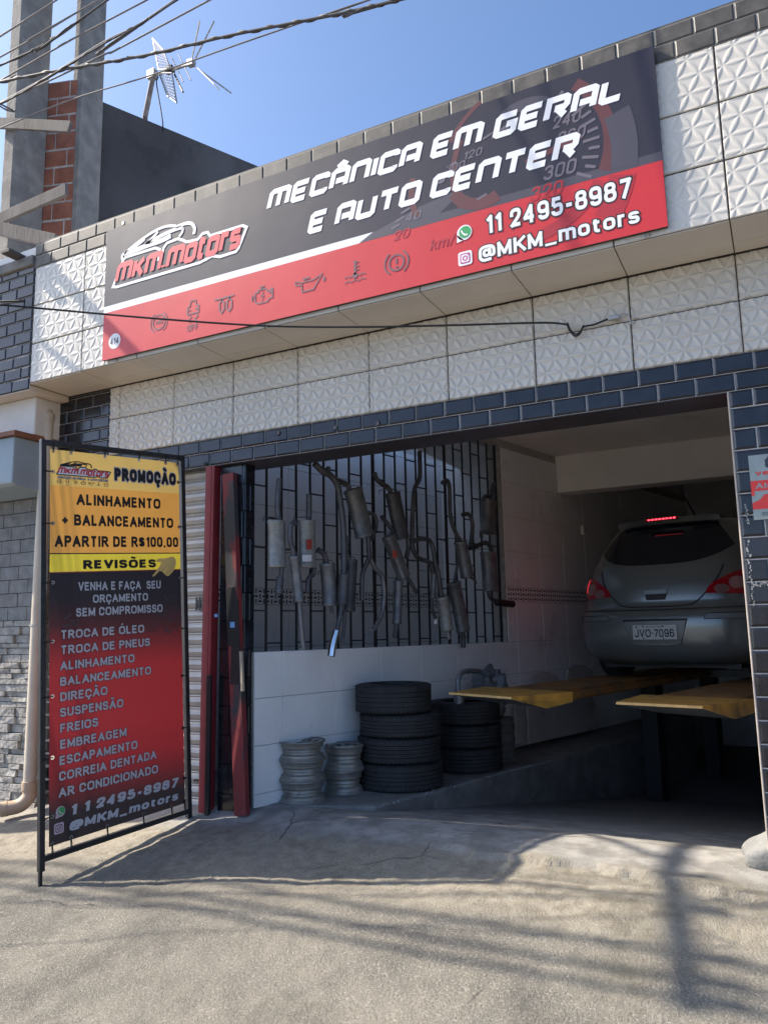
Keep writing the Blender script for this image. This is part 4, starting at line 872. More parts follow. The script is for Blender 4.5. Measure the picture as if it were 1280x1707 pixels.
# pointing hand print
b = MB()
hp = [(.775,1.592),(.785,1.585),(.80,1.592),(.838,1.624),(.858,1.618),(.872,1.606),(.886,1.592),(.90,1.586),(.918,1.590),(.93,1.602),(.945,1.612),(.955,1.625),(.972,1.655),(.978,1.69),(.965,1.712),(.945,1.722),(.92,1.716),(.885,1.708),(.84,1.710),(.815,1.700),(.812,1.690),(.835,1.684),(.855,1.682),(.845,1.668),(.838,1.655),(.80,1.614)]
poly(b, T, hp, NN+.002, 0)
for q in ([(.858,1.618),(.872,1.635),(.885,1.65)], [(.886,1.592),(.90,1.612),(.915,1.63)], [(.93,1.602),(.93,1.625),(.94,1.64)]): stroke(b, T, q, .004, NN+.003, 1)
wrap(b).build('pointing_hand_print', [M['skin_print'], mat('hand_print_crease', (.42, .25, .07), .5)], stand)
# eyelets and plastic ties
def tie(u0, v0, u1, v1):
    b = MB(); b.tube([T.p(u0, v0, .012), T.p((u0+u1)/2+.004, (v0+v1)/2, .012), T.p(u1, v1, .024)], .0032, 6, m=0); b.tube([T.p(u0, v0, .004), T.p(u1-.006, v1-.006, .022)], .0028, 6, m=0)
    ring(b, T, u0, v0, .0085, .007, .011, 1, seg=14); b.build('eyelet_tie', [M['ink'], M['chrome']], stand)
for u in (.062, .18, .42, .68, .90, 1.005): tie(u, .072, u, .0); tie(u, 2.378, u, FHT)
for v in (2.25, 1.93, 1.57, 1.22, .90, .55, .22): tie(.062, v, -.0, v+.002); tie(1.004, v, FWD, v+.004)

# ------------------------------------------------------------------ red guide rail leaning at the edge of the opening
rail = thing('leaning_rail', 'worn red steel shutter rail leaning upright against the pillar beside the barred window', 'steel rail', (-3.34, 4.5, -1.2))
A0 = onY(404, 1354, 4.50); tp = onY(383, 790, 4.53)
b = MB(); b.bar(A0+Vector((0, 0, -.02)), tp, .10, .05, up=(0, 1, 0)); b.build('channel', M['red_worn'], rail, bevel=.004)
d_ = (tp-A0); nrm = Vector((0, -1, 0)); sx = Vector((1, 0, 0))
b = MB()
def onrail(t, x): return A0+d_*t+sx*x+nrm*.030
b.prism([onrail(.47, -.05), onrail(.47, .052), onrail(.60, .052), onrail(.645, .03), onrail(.65, -.02), onrail(.635, -.05)], (0, .012, 0))
b.prism([onrail(.36, -.045), onrail(.36, .05), onrail(.47, .05), onrail(.47, -.02)], (0, .012, 0))
b.build('torn_black_rubber', M['ink'], rail, bevel=.003)
b = MB(); b.prism([onrail(.34, .05), onrail(.34, .068), onrail(.455, .066), onrail(.455, .05)], (0, .02, 0)); b.build('wood_scrap', mat('pale_wood_scrap', (.42, .36, .27), .8, var=.2), rail)
b = MB(); b.quad(*[onrail(t, x)+nrm*.003 for t, x in ((.525, -.02), (.525, .02), (.542, .02), (.542, -.02))]); b.build('sticker', M['tape_blue'], rail)
ra2 = thing('steel_angle', 'thin dark steel angle leaning just left of the worn red rail', 'steel rail', (-3.43, 4.5, -1.2))
b = MB(); q0, q1 = A0+Vector((-.085, .05, -.01)), Vector((tp.x-.035, A0.y+.08, 1.2)); b.bar(q0, q1, .035, .004); b.bar(q0+Vector((-.016, .016, 0)), q1+Vector((-.016, .016, 0)), .004, .035); b.build('angle_bar', M['black_metal'], ra2)

# ------------------------------------------------------------------ exhaust silencers hung on the grille
def muffler(label, body, width, pipes, mt='muffler', oval=.62, off=.10, extras=None, flat=False):
    P = lambda q, o=0: onW(q[0], q[1], off+o)
    a, c_ = P(body[0]), P(body[1]); rad = width/2*depth(a.lerp(c_, .5))/FPX
    r = thing('muffler', label, 'muffler', a.lerp(c_, .5), 'exhaust mufflers hung on the window bars')
    ax = (c_-a); L_ = ax.length; t = ax.normalized(); x = t.cross(WN).normalized(); y = WN-t*WN.dot(t); y.normalize()
    b = MB(); seg = 28; ovx = oval
    pf = [(.0, .02), (.55, .012), (.93, .010), (1.0, 0.0), (1.05, .004), (1.05, .022), (.99, .028)]
    prof = [(q, h) for q, h in pf]+[(.985, L_/2), (.99, L_-.028)]+[(q, L_-h) for q, h in pf[::-1]][1:]
    b0 = len(b.v); n = len(prof)
    for q, h in prof:
        for k in range(seg):
            an = 2*pi*k/seg; cx, cy = cos(an), sin(an)
            if flat: cx = math.copysign(abs(cx)**.55, cx); cy = math.copysign(abs(cy)**.55, cy)
            b.v.append(tuple(a+t*h+x*cx*rad*q+y*cy*rad*q*ovx))
    for i in range(n-1):
        for k in range(seg): k2 = (k+1) % seg; b.f.append((b0+i*seg+k, b0+(i+1)*seg+k, b0+(i+1)*seg+k2, b0+i*seg+k2)); b.m.append(0)
    b.build('silencer_body', M[mt], r, smooth=45)
    hk = MB(); T0 = a+t*.03; G0 = T0-WN*(off-(-.04))+Vector((0, 0, .07)); hk.tube(spline([T0+y*rad*ovx, T0+y*rad*ovx*.6+Vector((0, 0, .05)), G0+WN*.02, G0, G0-Vector((0, 0, .03))], 5), .0035, 6)
    hk.build('hanger_wire', M['muffler_dark'], r, smooth=50)
    for j, pp in enumerate(pipes):
        pts, wd = pp[0], pp[1]; pm = pp[2] if len(pp) > 2 else 'muffler_dark'
        pr = wd/2*depth(P(pts[0]))/FPX
        pts3 = [P(q, q[2] if len(q) > 2 else 0) for q in pts]; b = MB(); sp = spline(pts3, 6)
        b.tube(sp, pr, 12, cap=False); b.tube(sp, pr*.85, 12, cap=False)
        dd = (sp[-1]-sp[-2]).normalized(); b.tube([sp[-1]-dd*.012, sp[-1]-dd*.006], pr*.84, 12)
        dd = (sp[0]-sp[1]).normalized(); b.tube([sp[0]-dd*.012, sp[0]-dd*.006], pr*.84, 12)
        if len(pp) > 3 and pp[3] == 'flange':
            b.tube([sp[-1]-Vector((0, 0, .006)), sp[-1]+Vector((0, 0, .006))], [pr*2.2]*2, 16, oval=.5)
        b.build('pipe', M[pm], r, smooth=50)
    for ex in (extras or []):
        (u0, v0, u1, v1, mm) = ex; b = MB()
        N_ = 6; hh = lambda px: sqrt(max(0, 1-((px-(body[0][0]+body[1][0])/2)/(width/2))**2))
        k0 = rad*ovx*.99+.003
        for i in range(N_):
            pa, pb = u0+(u1-u0)*i/N_, u0+(u1-u0)*(i+1)/N_
            b.quad(P((pa, v1), k0*hh(pa)+.002), P((pb, v1), k0*hh(pb)+.002), P((pb, v0), k0*hh(pb)+.002), P((pa, v0), k0*hh(pa)+.002))
        b.build('sticker', M[mm], r)
    return r
muffler('pale oval muffler at the far left of the bars with one pipe pointing straight up', ((461, 868), (462.5, 946)), 35, [([(465, 869), (463, 850), (463, 835), (466, 798)], 10), ([(470, 945), (469, 956), (467, 966)], 8), ([(467, 962), (466, 976), (465, 990)], 13)], 'muffler_pale', off=.11)
muffler('pale oval muffler with a red sticker and a white sticker on its body', ((512, 868), (513, 946.5)), 33, [([(515, 869), (515, 846), (515, 824)], 10), ([(524, 946), (522, 957), (514, 966), (513, 988)], 8)], 'muffler_pale', off=.11, extras=[(511, 899, 522, 916, 'tape_red'), (504, 925, 525, 936, 'print_white')])
muffler('slim grey resonator whose straight tail pipe ends in a flange at the window sill', ((490, 927), (499, 1003)), 17, [([(493, 871), (485, 876), (484, 900), (488, 915), (490, 928)], 9), ([(499, 1002), (502, 1042), (506, 1082)], 8, 'muffler', 'flange')], 'muffler', oval=1, off=.20)
muffler('mottled round muffler between the stickered pale muffler and the blue tipped pipe', ((545.5, 939), (551, 1010)), 27, [([(530, 916), (540, 924), (545, 940)], 9), ([(552, 1008), (552.5, 1015), (553, 1022)], 6)], 'muffler', oval=.9, off=.14)
muffler('resonator on a long dark pipe with a chrome tip reflecting blue sky', ((573, 957), (571, 1007)), 18, [([(524.8, 773), (538, 786), (551, 793), (562, 808), (567, 834), (572, 877), (573.5, 930), (573, 958)], 11), ([(551, 795), (547, 783), (548, 779)], 7), ([(570, 1005), (567, 1025), (561, 1054)], 8), ([(561, 1052), (555, 1075), (552, 1094)], 13, 'chrome')], 'muffler_dark', oval=1, off=.24)
muffler('plain dark muffler half hidden behind the resonator with the chrome tip', ((587, 933), (583, 1019)), 21, [([(581, 934), (577, 915), (580, 895)], 8), ([(575, 1018), (573, 1050), (570, 1072)], 6)], 'muffler_dark', oval=.7, off=.09)
muffler('large oval muffler high on the bars above a forked pipe', ((588, 815), (608, 894)), 37, [([(583, 817), (578, 808), (567, 803), (553, 797)], 9), ([(612, 855), (622, 857), (627, 868), (625, 885), (618, 900)], 7), ([(613, 893), (614.5, 912), (615, 930), (607, 948), (603.5, 965), (603, 1001)], 8), ([(616, 928), (626, 948), (637, 962), (640, 985), (639.5, 1003), (636, 1024), (623, 1050)], 8, 'muffler', 'flange')], 'muffler', oval=.7, off=.16)
muffler('large dark oval muffler with a curved inlet pipe hanging right of the forked pipe', ((654, 821), (670, 898)), 30, [([(624, 788), (628, 799), (637, 807), (646, 812), (652, 822)], 8), ([(680, 897), (681, 910), (677, 930)], 8), ([(636, 861), (645, 872), (655, 886)], 7)], 'muffler_dark', oval=.7, off=.12)
muffler('tilted rectangular muffler with a small red and white sticker', ((647, 893), (673, 962)), 22, [([(677, 960), (685, 972), (694, 988)], 7)], 'muffler', oval=.8, off=.17, extras=[(654, 918, 662, 930, 'tape_red')], flat=True)
muffler('slim upright resonator hanging below the tilted rectangular muffler', ((664, 969), (661.5, 1040)), 15, [([(662, 964), (664, 972)], 8), ([(661.5, 1038), (660, 1050), (658, 1063)], 8)], 'muffler', oval=1, off=.14)
muffler('thin resonator at the end of the longest pipe that rises to the lintel', ((723, 957), (721, 997)), 10, [([(699, 752), (699.5, 795), (691, 815), (688, 850), (687, 882), (687.5, 912), (697, 930), (716, 938), (722.5, 958)], 7.5), ([(720.5, 996), (720, 1012), (726, 1032)], 6), ([(726, 1031), (726, 1036), (726, 1040)], 6, 'white_plastic')], 'muffler', oval=1, off=.13)
muffler('pale resonator under a hooked pipe with a short bright tail', ((737, 995), (745, 1051)), 21, [([(689, 902), (704, 898), (717, 903), (723, 920), (725, 937), (730, 955), (736, 996)], 8), ([(746, 1049), (747, 1057), (748.5, 1065)], 6, 'muffler_pale')], 'muffler_pale', oval=1, off=.17)
muffler('long dark oval muffler hanging lowest beside the pale resonator', ((756, 971), (772, 1052)), 27, [([(771, 1050), (772, 1065), (772, 1080)], 8), ([(757, 972), (762, 940), (765, 905)], 5)], 'muffler', oval=.75, off=.11)
muffler('shiny resonator hung from a long wavy pipe right of the thick bar', ((767, 902), (779, 962)), 23, [([(737, 805), (745, 801), (749, 815), (750, 852), (755, 878), (767, 903)], 7), ([(771, 858), (780, 857), (786, 866), (787, 885), (783, 912)], 7), ([(779, 960), (790, 966), (793, 973)], 4)], 'muffler', oval=.9, off=.16)
muffler('flat boxy muffler at the top right corner of the barred window', ((814, 834), (813, 889)), 28, [([(806, 836), (808, 828), (818, 827), (820, 815), (823, 806)], 7), ([(802, 886), (802, 896)], 6)], 'muffler', oval=.7, off=.11, flat=True)
muffler('oval muffler at the lower right of the bars with a fat black tail pipe', ((813, 920), (818, 985)), 31, [([(782, 914), (795, 910), (806, 905), (815, 908), (820, 921)], 8), ([(814, 984), (818, 997), (830, 1005)], 8), ([(828, 1004), (842, 1006), (854, 1007)], 12, 'black_metal')], 'muffler', oval=.75, off=.12)

# ------------------------------------------------------------------ tyres and rims
def tyre_proto(R=.325, W=.19, label=''):
    r = thing('tyre', label, 'tyre', (0, 0, 0), 'used tyres stacked by the garage wall')
    pr = [(.62, .10), (.64, .03), (.72, .0), (.84, .004), (.93, .025), (.985, .085)]
    hw = W; rib = []
    z = .12
    for k in range(5):
        rib += [(1.0, z), (1.0, z+.135), (.975, z+.14), (.975, z+.155)]; z += .155
    rib = rib[:-2]
    prof = [(q*R, h*hw) for q, h in pr]+[(q*R, h*hw+.0) for q, h in rib]+[(q*R, hw*(1-h)) for q, h in pr[::-1]]
    b = MB(); b.lathe(prof, 72); inner = [(q*R*.97, h) for q, h in ((.64, .02), (.80, .03), (.92, .06), (.95, W-.06), (.80, W-.03), (.64, W-.02))]
    b.lathe(inner[::-1], 48); b.build('carcass', M['rubber'], r, smooth=35)
    b = MB()
    for k in range(60):
        a = 2*pi*k/60
        for zz, s_ in ((.03, 1), (W-.03, -1)):
            c1, s1 = cos(a), sin(a); x = Vector((c1, s1, 0)); y = Vector((-s1, c1, 0))
            b.obox(x*(R*.975)-y*.009+Vector((0, 0, zz-.018)), y*.018, x*(R*.028), Vector((0, 0, .036)))
    b.build('tread_blocks', M['rubber'], r)
    return r
tl = ['topmost dark tyre lying on the front stack of four tyres', 'second tyre from the top in the front stack of four tyres', 'third tyre from the top in the front stack of four tyres', 'bottom tyre on the floor in the front stack of four tyres',
      'topmost tyre of the rear stack under the metal duct elbow', 'middle tyre of the rear stack under the metal duct elbow', 'bottom tyre of the rear stack under the metal duct elbow']
tproto = None
base = onZ(666, 1322, -1.19); hv = lambda P, q: P+Vector((P.x, P.y, 0)).normalized()*q
cB = hv(base, .31); cB.z = -1.193; ks = depth(cB)/FPX
places = []
zz = -1.193
for k, (px, R, W) in enumerate(((666, .334, .20), (665, .325, .19), (668, .322, .17), (657, .302, .225))):
    c0 = cB+Vector((RT[0], RT[1], 0)).normalized()*((px-664)*ks); places.append((Vector((c0.x, c0.y, zz)), R, W, tl[3-k], rng.uniform(0, 6), 0)); zz += W+.002
rb_ = onZ(778, 1290, -1.19); cR = hv(rb_, .30); cR.z = -1.193; zz = -1.193
for k, W in enumerate((.20, .19, .19)):
    places.append((Vector((cR.x+rng.uniform(-.012, .012), cR.y, zz)), .315, W, tl[6-k], rng.uniform(0, 6), 0)); zz += W+.002
for i, (p, R, W, lb, rz, _) in enumerate(places):
    if i == 0: tproto = tyre_proto(); o = tproto
    else: o = copy_tree(tproto)
    o.location = p; o.rotation_euler = (0, 0, rz); o.scale = (R/.325, R/.325, W/.19); o['label'] = lb
def rim_proto(R=.165, W=.15):
    r = thing('bare_wheel', '', 'wheel rim', (0, 0, 0), 'bare steel rims stacked by the wall')
    prof = [(R, 0), (R*1.015, .006), (R*.985, .014), (R*.93, .022), (R*.92, .038), (R*.80, .050), (R*.79, .064), (R*.835, .070), (R*.80, .086), (R*.90, .10), (R*.92, W-.024), (R*.985, W-.014), (R*1.015, W-.006), (R, W)]
    b = MB(); b.lathe(prof, 56); b.lathe([(q-.004, h) for q, h in prof[::-1]], 56); b.build('barrel', M['rim'], r, smooth=40)
    b = MB(); n = 48; R0, R1, R2, R3 = .035, R*.50, R*.74, R*.90; zc = lambda q: W-.022-.020*cos(q/R*3)
    rad = [R0, R*.33, R1, R2, R3]
    for ri in range(4):
        for k in range(n):
            if ri == 2 and (k % 6) in (1, 2, 3): continue
            a, c_ = 2*pi*k/n, 2*pi*(k+1)/n
            P = lambda q, t: (q*cos(t), q*sin(t), zc(q))
            b.quad(P(rad[ri], a), P(rad[ri+1], a), P(rad[ri+1], c_), P(rad[ri], c_))
    b.build('disc', M['rim'], r, smooth=40)
    return r
rl = ['topmost rusty rim of the taller left stack of bare rims', 'middle rim of the taller left stack of bare rims', 'bottom rim of the taller left stack of bare rims', 'upper rim of the shorter right stack of bare rims', 'lower rim of the shorter right stack of bare rims']
rb = onZ(505, 1342, -1.2); rc_ = hv(rb, .17); rc_.z = -1.2; rpl = []; zz = -1.2
for k, W in enumerate((.150, .142, .130)): rpl.append((rc_+Vector((rng.uniform(-.006, .006)-.006*k, 0, zz+1.2)), .172, W, rl[2-k])); zz += W+.001
rb2 = onZ(575, 1327, -1.2); r2_ = hv(rb2, .15); r2_.z = -1.2; zz = -1.2
for k, W in enumerate((.170, .185)): rpl.append((r2_+Vector((rng.uniform(-.006, .006), 0, zz+1.2)), .148, W, rl[4-k])); zz += W+.001
for i, (p, R, W, lb) in enumerate(rpl):
    if i == 0: rproto = rim_proto(); o = rproto
    else: o = copy_tree(rproto)
    o.location = p; o.scale = (R/.165, R/.165, W/.15); o.rotation_euler = (0, 0, rng.uniform(0, 6)); o['label'] = lb
# bits behind the tyres
du = thing('duct_elbow', 'grey metal duct pipe with a bent top standing on the rear tyre stack', 'duct', cR+Vector((-.02, .1, .58)))
o_ = lambda px, py: onW(px, py, .42)
b = MB(); b.tube([o_(765, 1200), o_(765, 1175), o_(764.5, 1150)], 17*.0042/2*1.25, 18); b.build('lower_tube', M['duct'], du, smooth=40)
b = MB(); b.tube(spline([o_(764, 1162), o_(763, 1135), o_(769, 1122), o_(780, 1118.5), o_(800, 1119)], 6), .022, 14); b.build('upper_elbow', M['duct'], du, smooth=40)
def lumpy(name, label, cat, c_, sx, sy, sz, m, seed, amp=.16, freq=5):
    bm = bmesh.new(); bmesh.ops.create_icosphere(bm, subdivisions=4, radius=1); q = random.Random(seed); ph = [q.uniform(0, 6) for _ in range(9)]
    for v in bm.verts:
        n = v.co.copy(); d = 0
        for k in range(3): d += amp/(k+1)*sin(freq*(k+1)*n.x+ph[k*3])*sin(freq*(k+1)*n.y+ph[k*3+1])*sin(freq*(k+1)*n.z+ph[k*3+2])*2
        d -= amp*.35*abs(sin(7*atan2(n.y, n.x)+3*n.z+ph[0])); v.co = Vector((n.x*sx, n.y*sy, n.z*sz))*(1+d)
    b = MB(); b.add([v.co+c_ for v in bm.verts], [tuple(v.index for v in f.verts) for f in bm.faces]); bm.free()
    return tag(b.build(name, m, smooth=60), label, cat)
cb = onW(818, 1152, .32)
lumpy('plastic_bag', 'crumpled grey plastic bag bulging behind the near end of the orange ramp', 'bag', cb, .17, .14, .22, M['bag'], 3)
rollp = onW(838, 1270, .34); rollp.z = -1.19; kk = depth(rollp)/FPX
b = MB(); pr = [(.001, 0)]; rr = random.Random(2)
for k in range(33): pr.append((21*kk*(1+rr.uniform(-.07, .05)+(.06 if k < 2 else 0)), .012*k))
pr += [(.01, .40)]; b.lathe(pr, 32, center=rollp); tag(b.build('fabric_roll', M['roll'], smooth=50), 'upright grey wrapped roll standing just right of the rear tyre stack', 'roll')
def leanboard(name, label, pts, off0, off1, th=.03, grp=None):
    zlo = max(p[1] for p in pts); zhi = min(p[1] for p in pts)
    P = [onW(p[0], p[1], off0+(off1-off0)*(zlo-p[1])/max(1, zlo-zhi)) for p in pts]
    b = MB(); b.prism(P, -WN*th); return tag(b.build(name, M['board_white'], bevel=.012), label, 'board', grp)
leanboard('white_board', 'wide dusty white board leaning on the wall behind the orange ramp', [(882, 1241), (1000, 1215), (985, 1152), (878, 1170)], .22, .05)
leanboard('white_board', 'narrow dusty white board leaning left of the wide white board', [(862, 1242), (879, 1240), (874, 1165), (858, 1172)], .2, .06)
leanboard('round_top_panel', 'left of two round topped pale panels showing above the ramp', [(884, 1142), (934, 1140), (930, 1128), (918, 1121), (905, 1119), (893, 1126)], .16, .12)
leanboard('round_top_panel', 'right of two round topped pale panels showing above the ramp', [(944, 1136), (990, 1134), (988, 1118), (975, 1110), (960, 1108), (947, 1116)], .16, .12)
# ------------------------------------------------------------------ car on the lift
HC = radians(13)
def lift_frame(O): return Vector(O), Vector((cos(HC), -sin(HC), 0)), Vector((sin(HC), cos(HC), 0))
RZ = -.50                                   # runway top
PLc = onY(1091, 1059, 7.35); CO, CX, CY = lift_frame((PLc.x, PLc.y+.01, RZ))
KC = .98
car = thing('parked_car', 'grey hatchback car seen from behind on the orange lift with its brake lights on', 'car', CO)
# stacked plan contours: z, rear setback, half width, corner length, exponent
ROWS = [(.17,.16,.70,.50,3.2),(.24,.05,.80,.55,3.4),(.33,.015,.835,.55,3.4),(.44,0,.845,.55,3.4),(.56,.0,.848,.55,3.4),(.64,.02,.846,.55,3.4),(.675,.055,.842,.55,3.4),(.70,.075,.84,.55,3.3),(.80,.085,.838,.55,3.2),(.92,.105,.83,.56,3.1),(1.03,.14,.805,.58,3.0),(1.10,.175,.785,.58,3.0),(1.20,.25,.745,.56,3.0),(1.30,.335,.70,.55,3.0),(1.38,.41,.655,.54,3.0),(1.43,.46,.625,.52,3.0),(1.47,.56,.58,.5,2.8),(1.505,.80,.50,.45,2.6),(1.525,1.15,.38,.4,2.4),(1.53,1.5,.22,.3,2.2)]
ROWS = [(z+max(0, z-1.0)*.14, *r) for z, *r in ROWS]; RA = np.array(ROWS)
def crow(z): return [float(np.interp(z, RA[:, 0], RA[:, i])) for i in range(1, 5)]
def cs(a, z, off=0.0):
    """a: fraction of the half width, -1..1 across the rear, beyond that along the flank"""
    yr, hw, Lr, ex = crow(z); f = max(-1, min(1, a))
    x = f*hw; y = yr+Lr*(1-(max(0, 1-abs(f)**ex))**(1/ex))
    y += max(0, abs(a)-1)*3.0
    if off:
        p0 = cs(a-.01, z); p1 = cs(a+.01, z); q0 = cs(a, z-.01); q1 = cs(a, z+.01)
        n = (p1-p0).cross(q1-q0); n.normalize(); return cs(a, z)+n*off
    return CO+CX*(x*KC)+CY*(y*KC)+Vector((0, 0, z*KC))
AS = [-2.2, -1.9, -1.6, -1.35, -1.15]+[math.copysign(sin(abs(-1+i/20)*pi/2)**.8, -1+i/20) for i in range(41)]+[1.15, 1.35, 1.6, 1.9, 2.2]
ZS_ = sorted(set([r[0] for r in ROWS]+[.28,.38,.50,.60,.655,.75,.86,.975,1.065,1.15,1.25,1.34]))
def glassq(a, z):
    edge = 1.085+.10*max(0, abs(a)-.25)**1.5*1.2
    return edge < z < 1.425 and abs(a) < .93-.10*(1.42-z)
b = MB(); nA = len(AS)
for z in ZS_:
    for a in AS: b.v.append(tuple(cs(a, z)))
for j in range(len(ZS_)-1):
    for i in range(nA-1):
        k = j*nA+i; zc, ac = (ZS_[j]+ZS_[j+1])/2, (AS[i]+AS[i+1])/2
        side = abs(ac) > 1.15 and 1.07 < zc < 1.47
        b.f.append((k, k+1, k+nA+1, k+nA)); b.m.append(1 if side else 0)
# bonnet end, floor
fz = [tuple(cs(a, ZS_[j])) for j in range(len(ZS_)) for a in (AS[0], AS[-1])]
fr = [CO+CX*(x*KC)+CY*(y*KC)+Vector((0, 0, z*KC)) for x, y, z in ((-.76,4.1,.25),(.76,4.1,.25),(.76,4.05,.75),(-.76,4.05,.75),(-.78,3.0,.98),(.78,3.0,.98))]
n0 = len(b.v); b.v += [tuple(p) for p in fr]
b.f += [(n0, n0+1, n0+2, n0+3), (n0+3, n0+2, n0+5, n0+4)]; b.m += [0, 0]
b.f.append(tuple(i for i in range(nA))[::-1]); b.m.append(2)
top_ = (len(ZS_)-1)*nA; b.f.append(tuple(top_+i for i in range(nA))); b.m.append(0)
b.build('body', [M['car_paint'], M['car_glass'], M['car_black']], car, smooth=38)
def patch(name, fn, m, off, nu=16, nv=10, parent=None, th=None):
    """fn(s,t) -> (a,z), s,t in 0..1, laid on the body"""
    b = MB()
    for j in range(nv+1):
        for i in range(nu+1): a, z = fn(i/nu, j/nv); b.v.append(tuple(cs(a, z, off)))
    for j in range(nv):
        for i in range(nu): k = j*(nu+1)+i; b.f.append((k, k+1, k+nu+2, k+nu+1)); b.m.append(0)
    return b.build(name, m, parent or car, smooth=45)
def lerp(a, c_, t): return a+(c_-a)*t
# rear window with rounded lower corners
def gw(s, t):
    z1 = 1.485; a = -1+2*s
    zb = 1.085+.16*abs(a)**3.2; z = lerp(zb, z1, t); wdt = lerp(.86, .74, t); return a*wdt, z
patch('rear_window', gw, M['car_glass'], .004, 28, 14)
def cline(pts, wd, name, m, off=.003, parent=None):
    b = MB(); P = [cs(a, z, off) for a, z in pts]; b.tube(P, wd, 6); return b.build(name, m, parent or car, smooth=60)
def az(pts, n=8): return [(p.x, p.y) for p in spline([(a, z, 0) for a, z in pts], n)]
hatch = az([(-.72, 1.05), (-.66, .95), (-.55, .83), (-.44, .735), (-.34, .70), (-.15, .692), (.15, .692), (.34, .70), (.44, .735), (.55, .83), (.66, .95), (.72, 1.05)], 6)
cline(hatch, .0055, 'hatch_shut_line', M['car_black'])
cline(az([(-1.3, .672), (-1, .672), (-.6, .668), (-.3, .665), (0, .663), (.3, .665), (.6, .668), (1, .672), (1.3, .672)], 6), .005, 'bumper_shut_line', M['car_black'])
for sx in (-1, 1):
    # boomerang tail lamp hugging the corner
    def lamp(s, t, sx=sx):
        lo = (lerp(.53, 1.10, s), lerp(.80, .775, s)); hi_ = (lerp(.53, 1.07, s), lerp(.815, 1.06, s**.6))
        return sx*lerp(lo[0], hi_[0], t), lerp(lo[1], hi_[1], t)
    fn = lamp if sx > 0 else (lambda s, t, f=lamp: f(1-s, t))
    tl_ = patch('tail_light', fn, M['tail_red'], .010, 22, 12)
    def lit(s, t, sx=sx): return sx*lerp(.92, 1.06, s), lerp(lerp(.86, .84, s), lerp(.975, 1.04, s), t)
    patch('lit_brake_lamp', lit if sx > 0 else (lambda s, t, f=lit: f(1-s, t)), M['tail_lit'], .0125, 8, 8, tl_)
    for (ca, cz, ra, rz) in ((.815, .885, .068, .055), (.68, .832, .070, .042)):
        def cl(s, t, sx=sx): th = 2*pi*s; return sx*(ca+ra*t*cos(th)), cz+rz*t*sin(th)
        patch('clear_lens', cl if sx > 0 else (lambda s, t, f=cl: f(1-s, t)), M['tail_clear'], .013, 20, 4, tl_)
    patch('bumper_reflector', (lambda s, t, sx=sx: (sx*lerp(.52, .92, s if sx > 0 else 1-s), lerp(.572, .618, t))), mat('bumper_trim_paint', (.19, .20, .20), .35, metal=.4), .004, 12, 3)
    cline(az([(sx*.52, .572), (sx*.70, .572), (sx*.92, .572), (sx*.93, .62), (sx*.70, .622), (sx*.545, .618), (sx*.52, .572)], 3), .003, 'reflector_groove', M['car_black'], .004)
# plate recess and plate
patch('plate_recess', lambda s, t: ((-1+2*s)*lerp(.27, .345, t), lerp(.355, .565, t)), mat('plate_recess_paint', (.14, .15, .15), .4, metal=.4), .003, 14, 6)
cline(az([(-.345, .568), (-.27, .352)], 4)+az([(-.27, .352), (0, .35), (.27, .352)], 4)+az([(.27, .352), (.345, .568)], 4), .006, 'recess_lip', M['car_paint'], .004)
cline(az([(-.35, .57), (0, .572), (.35, .57)], 6), .010, 'recess_shadow_gap', M['car_black'], .001)
PS = Surf(CO+CX*(-.2)+CY*(-.012)+Vector((0, 0, .395*KC)), CX, (0, 0, 1))
pl = MB(); pl.obox(PS.p(0, 0, -.006), CX*.40, -PS.N*-.008, Vector((0, 0, .13))); plate = pl.build('number_plate', M['plate'], car, bevel=.006)
b = MB(); stext(b, PS, 'JVO', .022, .022, .145, .070, .0035, .17, 0); stext(b, PS, '7096', .195, .022, .182, .070, .0035, .17, 0); disc(b, PS, .180, .058, .007, .0035, 0, 12); stext(b, PS, 'SP-SAO PAULO', .125, .108, .15, .010, .0035, .2, 0)
for q in (.10, .28): disc(b, PS, q, .118, .008, .0036, 0, 10); disc(b, PS, q, .012, .007, .0036, 0, 10)
disc(b, PS, .04, .113, .009, .0036, 0, 8); b.build('plate_lettering', M['ink'], plate)
patch('hatch_handle', lambda s, t: ((-1+2*s)*.125, lerp(.808, .845, t)), mat('handle_paint', (.30, .31, .30), .3, metal=.6), .014, 10, 4)
patch('handle_recess', lambda s, t: ((-1+2*s)*lerp(.105, .12, t), lerp(.755, .808, t)), M['car_black'], .004, 10, 4)
# roof spoiler, high brake light, aerial
b = MB(); n = 20
for i in range(n+1):
    a = -.80+1.6*i/n; P = cs(a, 1.49); ins = P+Vector((0, 0, .055*KC))+CY*.03
    b.v += [tuple(cs(a, 1.485)-CY*.035+Vector((0, 0, .012))), tuple(cs(a, 1.49)-CY*.10*(1-.4*abs(a))+Vector((0, 0, .055))), tuple(cs(a, 1.535)+Vector((0, 0, .035))), tuple(cs(a, 1.575)+Vector((0, 0, .004)))]
for i in range(n):
    for j in range(3): k = i*4+j; b.f.append((k, k+4, k+5, k+1)); b.m.append(0)
sp_ = b.build('roof_spoiler', M['car_paint'], car, smooth=40)
b = MB(); Bm = cs(0, 1.49)-CY*.098+Vector((0, 0, .05)); b.obox(Bm-CX*.16+Vector((0, 0, -.016))-CY*.008, CX*.32, CY*.05, Vector((0, 0, .026))); hb = b.build('high_brake_light', M['tail_red'], sp_, bevel=.003)
b = MB()
for k in range(8): b.obox(Bm-CX*(.125-.0345*k)-CY*.012+Vector((0, 0, -.009)), CX*.02, CY*.006, Vector((0, 0, .011)))
b.build('lit_diodes', M['led_lit'], hb)
